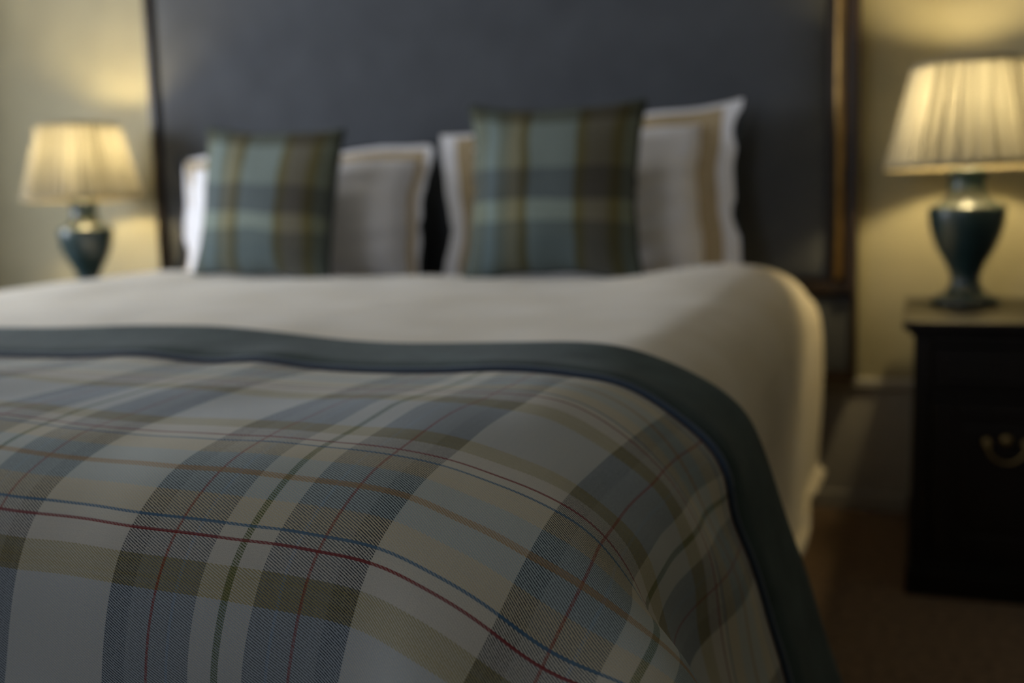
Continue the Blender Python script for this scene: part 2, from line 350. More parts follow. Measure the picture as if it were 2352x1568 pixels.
# x, y and z of every grid point in tenths of a millimetre
DRAPE = [[
[-23492,-23483,-23474,-23463,-23450,-23433,-23413,-23388,-23358,-23326,-23293,-23262,-23238,-23225,-23230,-23259,-23317,-23410,-23539,-23699,-23885,-24086,-24291,-24490,-24671,-24823,-24936,-25006,-25036,-25032,-25002,-24954,-24894,-24824,-24748,-24667],
[-23410,-23404,-23398,-23390,-23380,-23367,-23350,-23329,-23302,-23273,-23241,-23210,-23184,-23169,-23170,-23194,-23248,-23336,-23459,-23614,-23793,-23985,-24179,-24363,-24526,-24656,-24746,-24794,-24804,-24783,-24740,-24682,-24614,-24539,-24459,-24376],
[-23327,-23324,-23321,-23316,-23310,-23300,-23287,-23268,-23245,-23218,-23188,-23158,-23131,-23113,-23110,-23130,-23180,-23264,-23382,-23531,-23703,-23885,-24067,-24235,-24377,-24484,-24550,-24575,-24566,-24530,-24476,-24409,-24334,-24254,-24171,-24087],
[-23241,-23241,-23241,-23239,-23236,-23230,-23220,-23205,-23186,-23161,-23134,-23105,-23078,-23058,-23053,-23070,-23116,-23196,-23309,-23452,-23614,-23785,-23951,-24099,-24219,-24300,-24341,-24345,-24318,-24269,-24205,-24131,-24051,-23968,-23884,-23800],
[-23151,-23154,-23156,-23157,-23157,-23153,-23147,-23135,-23120,-23099,-23075,-23048,-23023,-23004,-22998,-23013,-23056,-23132,-23239,-23374,-23525,-23680,-23827,-23952,-24045,-24100,-24118,-24102,-24060,-23999,-23927,-23848,-23766,-23682,-23599,-23517],
[-23053,-23058,-23063,-23066,-23068,-23067,-23064,-23056,-23044,-23028,-23008,-22985,-22963,-22947,-22942,-22957,-22998,-23069,-23170,-23293,-23429,-23565,-23689,-23787,-23853,-23883,-23878,-23844,-23790,-23721,-23643,-23562,-23480,-23399,-23320,-23243],
[-22945,-22952,-22958,-22963,-22967,-22968,-22967,-22963,-22955,-22943,-22928,-22911,-22894,-22883,-22881,-22897,-22937,-23003,-23093,-23203,-23320,-23433,-23529,-23600,-23640,-23646,-23622,-23574,-23510,-23436,-23357,-23277,-23199,-23124,-23053,-22985],
[-22822,-22830,-22838,-22844,-22849,-22852,-22852,-22851,-22847,-22840,-22831,-22820,-22810,-22804,-22807,-22826,-22863,-22922,-23001,-23092,-23187,-23274,-23344,-23389,-23405,-23391,-23352,-23294,-23224,-23149,-23073,-23000,-22930,-22865,-22805,-22747],
[-22682,-22690,-22698,-22705,-22710,-22714,-22717,-22717,-22716,-22714,-22710,-22705,-22702,-22703,-22711,-22731,-22766,-22816,-22880,-22952,-23023,-23085,-23130,-23153,-23150,-23121,-23072,-23008,-22937,-22866,-22799,-22736,-22679,-22628,-22580,-22535],
[-22521,-22529,-22536,-22543,-22548,-22553,-22556,-22559,-22561,-22561,-22562,-22563,-22565,-22571,-22583,-22603,-22634,-22674,-22723,-22776,-22825,-22866,-22891,-22897,-22879,-22840,-22784,-22720,-22655,-22595,-22541,-22493,-22450,-22412,-22377,-22345],
[-22336,-22343,-22350,-22357,-22362,-22366,-22371,-22374,-22378,-22381,-22385,-22389,-22395,-22404,-22418,-22436,-22461,-22492,-22528,-22564,-22597,-22621,-22632,-22624,-22597,-22551,-22495,-22437,-22384,-22338,-22300,-22267,-22239,-22213,-22190,-22168],
[-22127,-22133,-22140,-22145,-22150,-22155,-22159,-22163,-22168,-22173,-22178,-22184,-22192,-22202,-22215,-22231,-22251,-22274,-22298,-22323,-22343,-22356,-22357,-22340,-22307,-22261,-22210,-22164,-22125,-22095,-22072,-22052,-22036,-22020,-22006,-21992],
[-21893,-21900,-21905,-21910,-21915,-21919,-21924,-21928,-21933,-21939,-21945,-21952,-21960,-21969,-21981,-21994,-22009,-22026,-22043,-22060,-22073,-22078,-22071,-22050,-22015,-21973,-21933,-21900,-21876,-21860,-21847,-21837,-21828,-21819,-21811,-21802],
[-21639,-21644,-21650,-21654,-21659,-21663,-21668,-21672,-21677,-21683,-21689,-21696,-21703,-21712,-21722,-21733,-21745,-21758,-21771,-21783,-21790,-21790,-21779,-21755,-21723,-21689,-21661,-21642,-21629,-21621,-21615,-21610,-21605,-21600,-21594,-21589],
[-21366,-21372,-21377,-21382,-21386,-21390,-21395,-21400,-21405,-21410,-21416,-21423,-21430,-21438,-21446,-21456,-21466,-21477,-21488,-21497,-21500,-21497,-21483,-21460,-21432,-21408,-21391,-21381,-21375,-21371,-21368,-21364,-21360,-21355,-21350,-21346],
[-21081,-21087,-21092,-21096,-21101,-21106,-21110,-21115,-21120,-21126,-21131,-21138,-21145,-21152,-21160,-21169,-21179,-21188,-21197,-21204,-21205,-21199,-21185,-21164,-21143,-21127,-21117,-21111,-21108,-21104,-21100,-21096,-21091,-21086,-21081,-21076],
[-20788,-20793,-20798,-20803,-20808,-20813,-20818,-20823,-20828,-20833,-20839,-20846,-20852,-20860,-20868,-20876,-20885,-20894,-20902,-20907,-20907,-20900,-20886,-20868,-20853,-20841,-20834,-20830,-20825,-20821,-20816,-20810,-20805,-20799,-20793,-20788],
[-20490,-20495,-20501,-20506,-20511,-20516,-20521,-20526,-20531,-20537,-20543,-20549,-20556,-20563,-20571,-20580,-20589,-20597,-20604,-20607,-20606,-20599,-20587,-20572,-20559,-20550,-20543,-20537,-20532,-20526,-20520,-20514,-20508,-20502,-20496,-20490],
[-20191,-20196,-20202,-20207,-20212,-20217,-20222,-20227,-20232,-20238,-20244,-20251,-20258,-20265,-20273,-20281,-20290,-20298,-20304,-20306,-20305,-20298,-20287,-20275,-20264,-20255,-20247,-20241,-20234,-20228,-20222,-20216,-20210,-20203,-20197,-20191],
[-19891,-19897,-19902,-19907,-19912,-19917,-19922,-19927,-19933,-19938,-19944,-19951,-19958,-19965,-19973,-19982,-19990,-19997,-20002,-20004,-20002,-19996,-19987,-19977,-19968,-19960,-19952,-19945,-19938,-19932,-19925,-19919,-19914,-19908,-19902,-19896],
[-19593,-19598,-19603,-19607,-19612,-19617,-19622,-19627,-19633,-19638,-19644,-19651,-19658,-19665,-19673,-19681,-19689,-19695,-19700,-19702,-19700,-19695,-19688,-19680,-19672,-19665,-19659,-19652,-19646,-19640,-19634,-19629,-19623,-19617,-19612,-19606],
[-19294,-19299,-19303,-19308,-19313,-19317,-19322,-19327,-19332,-19338,-19344,-19350,-19357,-19365,-19372,-19380,-19387,-19394,-19398,-19400,-19398,-19394,-19388,-19382,-19376,-19372,-19367,-19363,-19358,-19353,-19348,-19343,-19337,-19332,-19327,-19321],
[-18996,-19000,-19005,-19009,-19013,-19018,-19022,-19027,-19032,-19038,-19043,-19050,-19057,-19064,-19071,-19079,-19086,-19092,-19096,-19098,-19097,-19094,-19089,-19084,-19080,-19078,-19076,-19074,-19072,-19068,-19064,-19060,-19055,-19051,-19046,-19040],
[-18698,-18702,-18706,-18710,-18714,-18718,-18723,-18727,-18732,-18737,-18743,-18749,-18756,-18763,-18770,-18777,-18784,-18790,-18794,-18796,-18796,-18793,-18790,-18786,-18784,-18783,-18784,-18784,-18784,-18782,-18780,-18777,-18774,-18770,-18766,-18761],
[-18399,-18403,-18407,-18411,-18415,-18419,-18423,-18427,-18432,-18437,-18442,-18448,-18455,-18462,-18469,-18476,-18483,-18488,-18492,-18494,-18494,-18493,-18490,-18488,-18487,-18487,-18489,-18492,-18494,-18494,-18494,-18493,-18491,-18488,-18485,-18481],
[-18100,-18104,-18108,-18111,-18115,-18119,-18123,-18127,-18132,-18136,-18142,-18148,-18154,-18161,-18168,-18175,-18181,-18186,-18190,-18193,-18194,-18193,-18191,-18190,-18189,-18191,-18193,-18197,-18200,-18203,-18204,-18205,-18204,-18203,-18202,-18199],
[-17801,-17805,-17808,-17812,-17815,-17819,-17823,-17827,-17831,-17836,-17841,-17847,-17853,-17860,-17866,-17873,-17879,-17885,-17889,-17892,-17893,-17893,-17892,-17891,-17891,-17893,-17897,-17901,-17905,-17909,-17911,-17913,-17914,-17914,-17914,-17913],
[-17502,-17505,-17509,-17512,-17515,-17519,-17523,-17526,-17531,-17535,-17540,-17546,-17552,-17558,-17565,-17572,-17578,-17583,-17588,-17591,-17592,-17593,-17593,-17593,-17593,-17596,-17599,-17603,-17608,-17612,-17615,-17618,-17620,-17621,-17622,-17623],
[-17202,-17206,-17209,-17212,-17216,-17219,-17222,-17226,-17230,-17235,-17240,-17245,-17251,-17257,-17264,-17270,-17276,-17282,-17286,-17290,-17292,-17293,-17294,-17294,-17295,-17298,-17301,-17305,-17310,-17314,-17318,-17321,-17323,-17325,-17327,-17328],
[-16903,-16906,-16909,-16912,-16915,-16919,-16922,-16926,-16930,-16934,-16939,-16944,-16950,-16956,-16962,-16969,-16975,-16980,-16985,-16989,-16991,-16993,-16994,-16996,-16997,-17000,-17003,-17007,-17012,-17016,-17019,-17023,-17025,-17027,-17029,-17030],
[-16603,-16606,-16609,-16612,-16615,-16619,-16622,-16625,-16629,-16633,-16638,-16643,-16649,-16655,-16661,-16667,-16673,-16679,-16684,-16688,-16691,-16693,-16695,-16697,-16699,-16702,-16705,-16709,-16713,-16717,-16721,-16724,-16726,-16728,-16730,-16732],
[-16303,-16306,-16309,-16312,-16315,-16318,-16321,-16325,-16328,-16333,-16337,-16342,-16347,-16353,-16359,-16366,-16372,-16377,-16383,-16387,-16391,-16394,-16396,-16398,-16401,-16404,-16407,-16411,-16415,-16419,-16423,-16426,-16428,-16430,-16432,-16434],
[-16003,-16006,-16009,-16012,-16015,-16018,-16021,-16024,-16028,-16032,-16036,-16041,-16046,-16052,-16058,-16064,-16070,-16076,-16082,-16086,-16090,-16094,-16097,-16099,-16102,-16105,-16109,-16113,-16117,-16121,-16125,-16128,-16131,-16133,-16136,-16138],
[-15703,-15706,-15709,-15712,-15715,-15718,-15721,-15724,-15727,-15731,-15735,-15740,-15745,-15751,-15757,-15763,-15769,-15775,-15780,-15786,-15790,-15794,-15797,-15801,-15804,-15807,-15811,-15815,-15819,-15823,-15827,-15831,-15834,-15838,-15841,-15844],
[-15403,-15407,-15410,-15412,-15415,-15417,-15420,-15423,-15426,-15430,-15434,-15439,-15444,-15449,-15455,-15461,-15467,-15473,-15479,-15485,-15490,-15494,-15498,-15502,-15505,-15509,-15513,-15517,-15522,-15526,-15531,-15535,-15539,-15543,-15547,-15551],
[-15104,-15107,-15110,-15112,-15114,-15117,-15120,-15122,-15125,-15129,-15133,-15137,-15142,-15148,-15154,-15160,-15166,-15172,-15178,-15184,-15190,-15194,-15199,-15203,-15207,-15211,-15215,-15219,-15224,-15229,-15234,-15239,-15243,-15248,-15253,-15258],
[-14805,-14808,-14810,-14812,-14814,-14817,-14819,-14822,-14825,-14828,-14832,-14836,-14841,-14846,-14852,-14858,-14864,-14871,-14877,-14883,-14889,-14895,-14899,-14904,-14908,-14913,-14917,-14922,-14927,-14932,-14937,-14942,-14948,-14953,-14959,-14964],
[-14507,-14508,-14510,-14512,-14514,-14516,-14519,-14521,-14524,-14527,-14530,-14535,-14539,-14545,-14550,-14556,-14563,-14569,-14576,-14583,-14589,-14595,-14600,-14605,-14610,-14614,-14619,-14624,-14629,-14635,-14640,-14646,-14652,-14658,-14664,-14670],
[-14209,-14209,-14210,-14211,-14213,-14216,-14218,-14220,-14223,-14226,-14229,-14233,-14238,-14243,-14249,-14255,-14261,-14268,-14275,-14282,-14289,-14295,-14301,-14306,-14311,-14316,-14321,-14326,-14332,-14337,-14343,-14349,-14355,-14361,-14368,-14374],
[-13912,-13910,-13910,-13911,-13913,-13915,-13917,-13919,-13922,-13925,-13928,-13932,-13936,-13941,-13947,-13953,-13960,-13966,-13974,-13981,-13988,-13995,-14002,-14007,-14013,-14018,-14023,-14029,-14034,-14040,-14046,-14052,-14058,-14065,-14071,-14078],
[-13612,-13609,-13609,-13610,-13612,-13614,-13617,-13619,-13621,-13623,-13626,-13630,-13635,-13640,-13645,-13651,-13658,-13665,-13672,-13680,-13688,-13695,-13702,-13709,-13714,-13720,-13725,-13731,-13737,-13743,-13748,-13755,-13761,-13767,-13774,-13781],
[-13311,-13309,-13309,-13310,-13312,-13314,-13316,-13318,-13320,-13322,-13325,-13329,-13333,-13338,-13344,-13350,-13356,-13363,-13371,-13379,-13388,-13396,-13403,-13410,-13416,-13422,-13428,-13433,-13439,-13445,-13451,-13457,-13463,-13469,-13476,-13482],
[-13009,-13008,-13008,-13009,-13011,-13013,-13015,-13017,-13018,-13021,-13023,-13027,-13031,-13036,-13042,-13048,-13054,-13062,-13070,-13078,-13087,-13096,-13104,-13111,-13118,-13124,-13130,-13135,-13141,-13147,-13153,-13159,-13165,-13171,-13178,-13184],
[-12708,-12708,-12708,-12709,-12711,-12713,-12714,-12716,-12717,-12719,-12722,-12725,-12730,-12735,-12740,-12746,-12753,-12760,-12768,-12778,-12787,-12796,-12805,-12812,-12819,-12826,-12832,-12838,-12843,-12849,-12855,-12861,-12867,-12873,-12879,-12885],
[-12407,-12407,-12407,-12408,-12410,-12412,-12414,-12415,-12416,-12418,-12420,-12424,-12428,-12433,-12438,-12444,-12451,-12458,-12467,-12477,-12487,-12496,-12506,-12514,-12521,-12528,-12534,-12540,-12546,-12551,-12557,-12562,-12568,-12574,-12580,-12586],
[-12106,-12106,-12106,-12108,-12109,-12111,-12113,-12114,-12114,-12116,-12118,-12122,-12126,-12131,-12136,-12142,-12149,-12157,-12166,-12176,-12186,-12197,-12207,-12215,-12223,-12230,-12236,-12242,-12248,-12253,-12259,-12264,-12270,-12276,-12282,-12287],
[-11805,-11805,-11806,-11807,-11809,-11811,-11812,-11812,-11813,-11814,-11817,-11820,-11824,-11829,-11835,-11840,-11847,-11855,-11864,-11875,-11886,-11897,-11908,-11917,-11925,-11932,-11938,-11944,-11950,-11955,-11961,-11966,-11971,-11977,-11983,-11988],
[-11504,-11504,-11505,-11506,-11508,-11510,-11511,-11511,-11511,-11512,-11515,-11518,-11522,-11528,-11533,-11539,-11545,-11553,-11563,-11574,-11586,-11598,-11609,-11619,-11627,-11634,-11641,-11647,-11652,-11657,-11663,-11668,-11673,-11679,-11684,-11690],
[-11203,-11204,-11204,-11206,-11207,-11209,-11210,-11209,-11209,-11210,-11213,-11216,-11220,-11226,-11231,-11237,-11243,-11251,-11261,-11273,-11286,-11299,-11310,-11320,-11329,-11337,-11343,-11349,-11355,-11360,-11365,-11370,-11375,-11381,-11386,-11391],
[-10902,-10903,-10904,-10905,-10906,-10908,-10909,-10908,-10908,-10908,-10910,-10914,-10918,-10924,-10930,-10935,-10941,-10949,-10960,-10973,-10986,-11000,-11012,-11022,-11031,-11039,-11046,-11052,-11057,-11063,-11068,-11073,-11078,-11083,-11089,-11094],
[-10600,-10602,-10603,-10604,-10605,-10607,-10608,-10606,-10605,-10606,-10608,-10611,-10616,-10623,-10628,-10633,-10639,-10647,-10658,-10672,-10687,-10701,-10713,-10724,-10733,-10741,-10748,-10755,-10760,-10766,-10771,-10776,-10781,-10787,-10792,-10797],
[-10299,-10301,-10302,-10304,-10305,-10306,-10306,-10304,-10303,-10304,-10306,-10309,-10314,-10321,-10327,-10332,-10337,-10345,-10356,-10371,-10387,-10402,-10415,-10426,-10436,-10444,-10451,-10457,-10463,-10469,-10474,-10480,-10485,-10491,-10496,-10502],
[-9997,-10000,-10002,-10003,-10004,-10005,-10005,-10002,-10001,-10001,-10003,-10006,-10012,-10020,-10027,-10031,-10035,-10042,-10055,-10071,-10088,-10103,-10117,-10128,-10138,-10146,-10153,-10160,-10167,-10173,-10178,-10184,-10189,-10195,-10201,-10207],
[-9696,-9699,-9701,-9702,-9703,-9704,-9703,-9700,-9699,-9699,-9701,-9704,-9711,-9720,-9727,-9730,-9733,-9739,-9752,-9770,-9788,-9805,-9819,-9831,-9840,-9848,-9856,-9863,-9870,-9876,-9882,-9888,-9894,-9900,-9907,-9914],
[-9395,-9398,-9400,-9401,-9402,-9402,-9401,-9398,-9396,-9396,-9398,-9402,-9409,-9420,-9427,-9429,-9430,-9436,-9450,-9469,-9489,-9507,-9522,-9533,-9543,-9551,-9558,-9566,-9573,-9579,-9586,-9592,-9598,-9605,-9613,-9621],
[-9094,-9097,-9099,-9100,-9101,-9101,-9100,-9096,-9093,-9093,-9095,-9099,-9107,-9119,-9128,-9128,-9127,-9131,-9147,-9168,-9190,-9210,-9225,-9236,-9245,-9253,-9261,-9268,-9275,-9282,-9289,-9295,-9302,-9310,-9319,-9328],
[-8794,-8797,-8799,-8799,-8800,-8801,-8799,-8794,-8790,-8790,-8792,-8796,-8805,-8819,-8830,-8831,-8823,-8826,-8844,-8868,-8892,-8912,-8928,-8939,-8948,-8956,-8963,-8970,-8977,-8984,-8991,-8998,-9006,-9014,-9023,-9034],
[-8495,-8498,-8499,-8499,-8499,-8500,-8499,-8491,-8487,-8486,-8489,-8494,-8503,-8519,-8534,-8538,-8518,-8519,-8540,-8567,-8594,-8615,-8631,-8643,-8652,-8659,-8666,-8673,-8680,-8687,-8693,-8700,-8708,-8717,-8727,-8738],
[-8197,-8198,-8198,-8198,-8198,-8198,-8196,-8187,-8183,-8183,-8186,-8191,-8202,-8218,-8238,-8248,-8210,-8210,-8236,-8266,-8296,-8319,-8335,-8347,-8356,-8363,-8369,-8376,-8383,-8389,-8395,-8402,-8410,-8419,-8429,-8441],
[-7899,-7899,-7898,-7897,-7896,-7895,-7891,-7884,-7879,-7879,-7883,-7889,-7900,-7918,-7943,-7967,-7896,-7900,-7933,-7966,-7999,-8023,-8039,-8051,-8061,-8069,-8075,-8082,-8088,-8093,-8098,-8104,-8111,-8120,-8131,-8143],
[-7600,-7600,-7598,-7596,-7594,-7591,-7586,-7580,-7575,-7576,-7580,-7587,-7599,-7617,-7639,-7656,-7602,-7604,-7630,-7664,-7704,-7729,-7744,-7756,-7768,-7777,-7785,-7791,-7795,-7798,-7802,-7807,-7813,-7822,-7832,-7845],
[-7301,-7301,-7298,-7295,-7293,-7290,-7284,-7276,-7270,-7271,-7278,-7286,-7299,-7316,-7330,-7333,-7326,-7323,-7325,-7361,-7412,-7435,-7448,-7461,-7475,-7487,-7496,-7502,-7504,-7505,-7507,-7510,-7516,-7525,-7535,-7547],
[-7004,-7002,-6998,-6995,-6992,-6990,-6985,-6972,-6965,-6967,-6974,-6985,-6999,-7014,-7024,-7025,-7024,-7021,-7025,-7063,-7115,-7142,-7152,-7165,-7181,-7196,-7207,-7212,-7213,-7212,-7213,-7216,-7221,-7229,-7238,-7250],
[-6707,-6702,-6698,-6694,-6690,-6688,-6681,-6667,-6659,-6661,-6671,-6685,-6700,-6713,-6719,-6716,-6701,-6706,-6732,-6770,-6813,-6849,-6856,-6868,-6885,-6900,-6912,-6919,-6920,-6920,-6920,-6923,-6928,-6935,-6944,-6955],
[-6407,-6402,-6398,-6392,-6388,-6384,-6377,-6360,-6352,-6355,-6368,-6385,-6402,-6412,-6414,-6408,-6402,-6408,-6437,-6476,-6517,-6550,-6561,-6573,-6589,-6604,-6615,-6622,-6626,-6627,-6629,-6632,-6637,-6644,-6653,-6662],
[-6106,-6103,-6097,-6091,-6085,-6081,-6072,-6053,-6044,-6048,-6064,-6084,-6102,-6111,-6110,-6103,-6103,-6108,-6142,-6182,-6221,-6253,-6266,-6278,-6294,-6308,-6319,-6326,-6330,-6334,-6338,-6343,-6349,-6356,-6364,-6372],
[-5806,-5803,-5797,-5789,-5781,-5774,-5762,-5744,-5735,-5740,-5759,-5783,-5803,-5812,-5808,-5803,-5805,-5805,-5849,-5891,-5927,-5960,-5970,-5983,-5999,-6013,-6023,-6029,-6035,-6041,-6048,-6055,-6062,-6069,-6077,-6084],
[-5507,-5504,-5497,-5488,-5478,-5467,-5453,-5435,-5425,-5431,-5455,-5487,-5511,-5515,-5507,-5502,-5508,-5501,-5545,-5589,-5630,-5660,-5672,-5687,-5704,-5718,-5727,-5734,-5741,-5750,-5758,-5767,-5775,-5783,-5791,-5798],
[-5209,-5206,-5198,-5187,-5175,-5160,-5143,-5126,-5114,-5121,-5150,-5192,-5223,-5219,-5205,-5199,-5213,-5199,-5235,-5278,-5333,-5358,-5373,-5390,-5409,-5423,-5432,-5440,-5449,-5459,-5469,-5479,-5488,-5496,-5504,-5512],
[-4913,-4908,-4898,-4885,-4871,-4855,-4836,-4817,-4801,-4809,-4843,-4898,-4939,-4922,-4908,-4900,-4901,-4910,-4934,-4976,-5027,-5060,-5076,-5093,-5115,-5128,-5138,-5147,-5156,-5167,-5178,-5188,-5198,-5207,-5216,-5225],
[-4618,-4610,-4598,-4584,-4568,-4552,-4534,-4508,-4487,-4495,-4535,-4606,-4661,-4622,-4609,-4599,-4590,-4620,-4630,-4670,-4723,-4761,-4777,-4796,-4824,-4835,-4844,-4853,-4863,-4873,-4884,-4895,-4905,-4915,-4925,-4935],
[-4323,-4312,-4299,-4283,-4265,-4248,-4229,-4199,-4169,-4178,-4223,-4276,-4333,-4322,-4307,-4292,-4291,-4314,-4326,-4364,-4419,-4460,-4477,-4501,-4531,-4541,-4549,-4557,-4566,-4576,-4587,-4598,-4609,-4620,-4630,-4641],
[-4028,-4015,-3999,-3981,-3961,-3941,-3920,-3891,-3847,-3858,-3910,-3943,-4014,-4020,-4006,-3985,-3992,-4011,-4026,-4065,-4119,-4165,-4184,-4207,-4234,-4247,-4255,-4262,-4270,-4279,-4289,-4299,-4310,-4321,-4332,-4344],
[-3732,-3717,-3700,-3680,-3657,-3634,-3611,-3583,-3553,-3565,-3609,-3646,-3702,-3718,-3710,-3691,-3686,-3708,-3721,-3759,-3821,-3861,-3887,-3913,-3936,-3954,-3967,-3975,-3981,-3987,-3995,-4003,-4013,-4023,-4034,-4045],
[-3438,-3421,-3403,-3381,-3354,-3326,-3301,-3279,-3261,-3274,-3313,-3354,-3402,-3420,-3417,-3404,-3392,-3412,-3432,-3469,-3524,-3564,-3596,-3626,-3652,-3678,-3696,-3704,-3707,-3708,-3711,-3715,-3722,-3730,-3739,-3749],
[-3151,-3130,-3109,-3085,-3054,-3019,-2993,-2980,-2975,-2989,-3025,-3069,-3112,-3128,-3130,-3127,-3116,-3124,-3158,-3196,-3234,-3286,-3333,-3371,-3401,-3427,-3445,-3452,-3451,-3447,-3443,-3443,-3445,-3449,-3456,-3463],
[-2873,-2845,-2820,-2795,-2763,-2726,-2701,-2698,-2704,-2722,-2757,-2803,-2840,-2847,-2849,-2845,-2826,-2841,-2869,-2910,-2953,-3007,-3062,-3105,-3148,-3181,-3202,-3211,-3209,-3203,-3195,-3189,-3187,-3188,-3191,-3196],
[-2600,-2569,-2543,-2517,-2485,-2450,-2433,-2443,-2461,-2481,-2510,-2548,-2577,-2578,-2583,-2577,-2548,-2568,-2603,-2651,-2692,-2753,-2805,-2824,-2869,-2917,-2952,-2970,-2975,-2971,-2964,-2957,-2952,-2950,-2951,-2953],
[-2332,-2307,-2285,-2260,-2225,-2183,-2171,-2215,-2261,-2277,-2285,-2289,-2305,-2329,-2341,-2334,-2296,-2306,-2312,-2371,-2456,-2521,-2537,-2542,-2577,-2632,-2682,-2718,-2738,-2745,-2744,-2741,-2738,-2736,-2736,-2737],
[-2078,-2068,-2057,-2037,-1998,-1937,-1926,-2026,-2104,-2108,-2087,-2062,-2075,-2114,-2117,-2092,-2082,-2112,-2052,-2099,-2194,-2251,-2259,-2260,-2287,-2338,-2397,-2450,-2489,-2514,-2528,-2534,-2538,-2540,-2543,-2545],
[-1861,-1871,-1872,-1861,-1835,-1786,-1785,-1907,-1982,-1960,-1918,-1916,-1976,-1975,-1945,-1937,-1982,-1928,-1819,-1826,-1912,-1953,-1968,-1976,-2000,-2044,-2104,-2168,-2225,-2270,-2303,-2326,-2342,-2353,-2362,-2369],
[-1746,-1737,-1735,-1737,-1744,-1762,-1796,-1848,-1869,-1822,-1790,-1822,-1911,-1905,-1889,-1898,-1921,-1773,-1608,-1568,-1639,-1663,-1679,-1693,-1717,-1756,-1812,-1878,-1947,-2010,-2064,-2106,-2138,-2163,-2183,-2200],
[-1666,-1645,-1639,-1650,-1676,-1710,-1738,-1745,-1725,-1706,-1719,-1764,-1823,-1872,-1884,-1865,-1774,-1623,-1461,-1385,-1396,-1399,-1405,-1417,-1439,-1474,-1524,-1587,-1660,-1735,-1805,-1867,-1919,-1961,-1995,-2025],
[-1580,-1566,-1565,-1581,-1609,-1632,-1633,-1621,-1612,-1635,-1697,-1784,-1851,-1866,-1847,-1777,-1646,-1501,-1361,-1263,-1211,-1177,-1159,-1157,-1172,-1200,-1243,-1300,-1371,-1450,-1531,-1608,-1678,-1738,-1790,-1836],
[-1493,-1488,-1493,-1511,-1536,-1552,-1548,-1537,-1551,-1603,-1684,-1770,-1823,-1821,-1776,-1681,-1550,-1416,-1290,-1177,-1080,-1003,-950,-923,-921,-937,-971,-1021,-1086,-1163,-1247,-1334,-1417,-1493,-1562,-1626],
[-1397,-1403,-1415,-1433,-1453,-1470,-1479,-1488,-1522,-1583,-1658,-1722,-1754,-1745,-1692,-1598,-1482,-1361,-1240,-1115,-989,-874,-782,-722,-693,-691,-712,-751,-808,-879,-961,-1050,-1140,-1228,-1311,-1390],
[-1296,-1314,-1331,-1348,-1366,-1389,-1416,-1444,-1491,-1551,-1612,-1658,-1675,-1660,-1610,-1531,-1433,-1325,-1206,-1071,-925,-781,-654,-556,-495,-467,-469,-495,-540,-603,-680,-766,-857,-950,-1041,-1130],
[-1197,-1224,-1246,-1262,-1278,-1300,-1336,-1384,-1441,-1499,-1549,-1582,-1592,-1577,-1538,-1476,-1397,-1300,-1181,-1040,-879,-713,-556,-423,-327,-268,-246,-254,-286,-339,-406,-486,-574,-666,-760,-854],
[-1112,-1139,-1162,-1180,-1196,-1218,-1256,-1314,-1375,-1429,-1472,-1499,-1509,-1500,-1473,-1429,-1365,-1277,-1161,-1014,-844,-661,-480,-318,-187,-96,-46,-32,-47,-87,-144,-216,-297,-385,-477,-570],
[-1033,-1058,-1082,-1104,-1125,-1152,-1192,-1244,-1299,-1349,-1388,-1414,-1427,-1427,-1413,-1383,-1332,-1252,-1139,-990,-812,-617,-418,-231,-71,52,132,171,175,150,105,43,-30,-111,-197,-285],
[-944,-974,-1004,-1032,-1060,-1091,-1129,-1173,-1220,-1264,-1301,-1329,-1348,-1357,-1355,-1337,-1295,-1223,-1112,-963,-780,-576,-363,-157,28,180,290,355,381,373,341,290,226,154,76,-4],
[-837,-885,-926,-961,-994,-1027,-1063,-1102,-1142,-1181,-1216,-1246,-1271,-1289,-1296,-1287,-1254,-1187,-1080,-930,-744,-533,-310,-90,115,292,429,521,570,582,564,526,473,410,343,273],
[-733,-795,-846,-888,-925,-959,-993,-1028,-1063,-1099,-1134,-1166,-1196,-1221,-1236,-1235,-1209,-1147,-1043,-893,-705,-488,-257,-25,196,392,554,672,745,777,777,753,712,661,605,546],
[-645,-708,-764,-811,-851,-887,-921,-953,-986,-1019,-1054,-1089,-1123,-1153,-1175,-1181,-1161,-1104,-1002,-852,-661,-439,-202,40,273,487,669,811,908,962,981,973,947,909,865,818],
[-562,-623,-680,-731,-775,-813,-846,-877,-908,-940,-975,-1012,-1050,-1086,-1114,-1125,-1111,-1059,-959,-809,-614,-388,-144,106,350,578,780,944,1065,1141,1180,1190,1180,1157,1125,1090]],
[
[13071,12772,12473,12174,11875,11576,11278,10980,10683,10386,10089,9791,9493,9194,8894,8595,8301,8016,7746,7496,7264,7048,6836,6618,6383,6125,5849,5563,5280,5011,4758,4523,4302,4089,3882,3677],
[13055,12756,12457,12157,11858,11560,11261,10963,10665,10368,10071,9774,9476,9178,8879,8580,8286,8000,7728,7475,7238,7014,6792,6561,6313,6045,5763,5478,5203,4946,4708,4491,4288,4097,3911,3727],
[13039,12740,12440,12141,11842,11543,11244,10946,10648,10351,10054,9757,9460,9162,8863,8565,8270,7983,7710,7453,7211,6979,6746,6501,6240,5962,5677,5396,5131,4886,4664,4464,4280,4109,3944,3783],
[13023,12723,12424,12125,11826,11527,11228,10929,10631,10334,10037,9740,9443,9146,8847,8549,8254,7967,7691,7431,7183,6941,6695,6438,6164,5880,5595,5321,5068,4838,4632,4449,4284,4132,3990,3851],
[13006,12707,12408,12108,11809,11510,11211,10913,10615,10317,10020,9723,9426,9129,8831,8533,8238,7950,7672,7407,7152,6900,6641,6370,6088,5801,5521,5258,5018,4806,4618,4454,4308,4177,4055,3939],
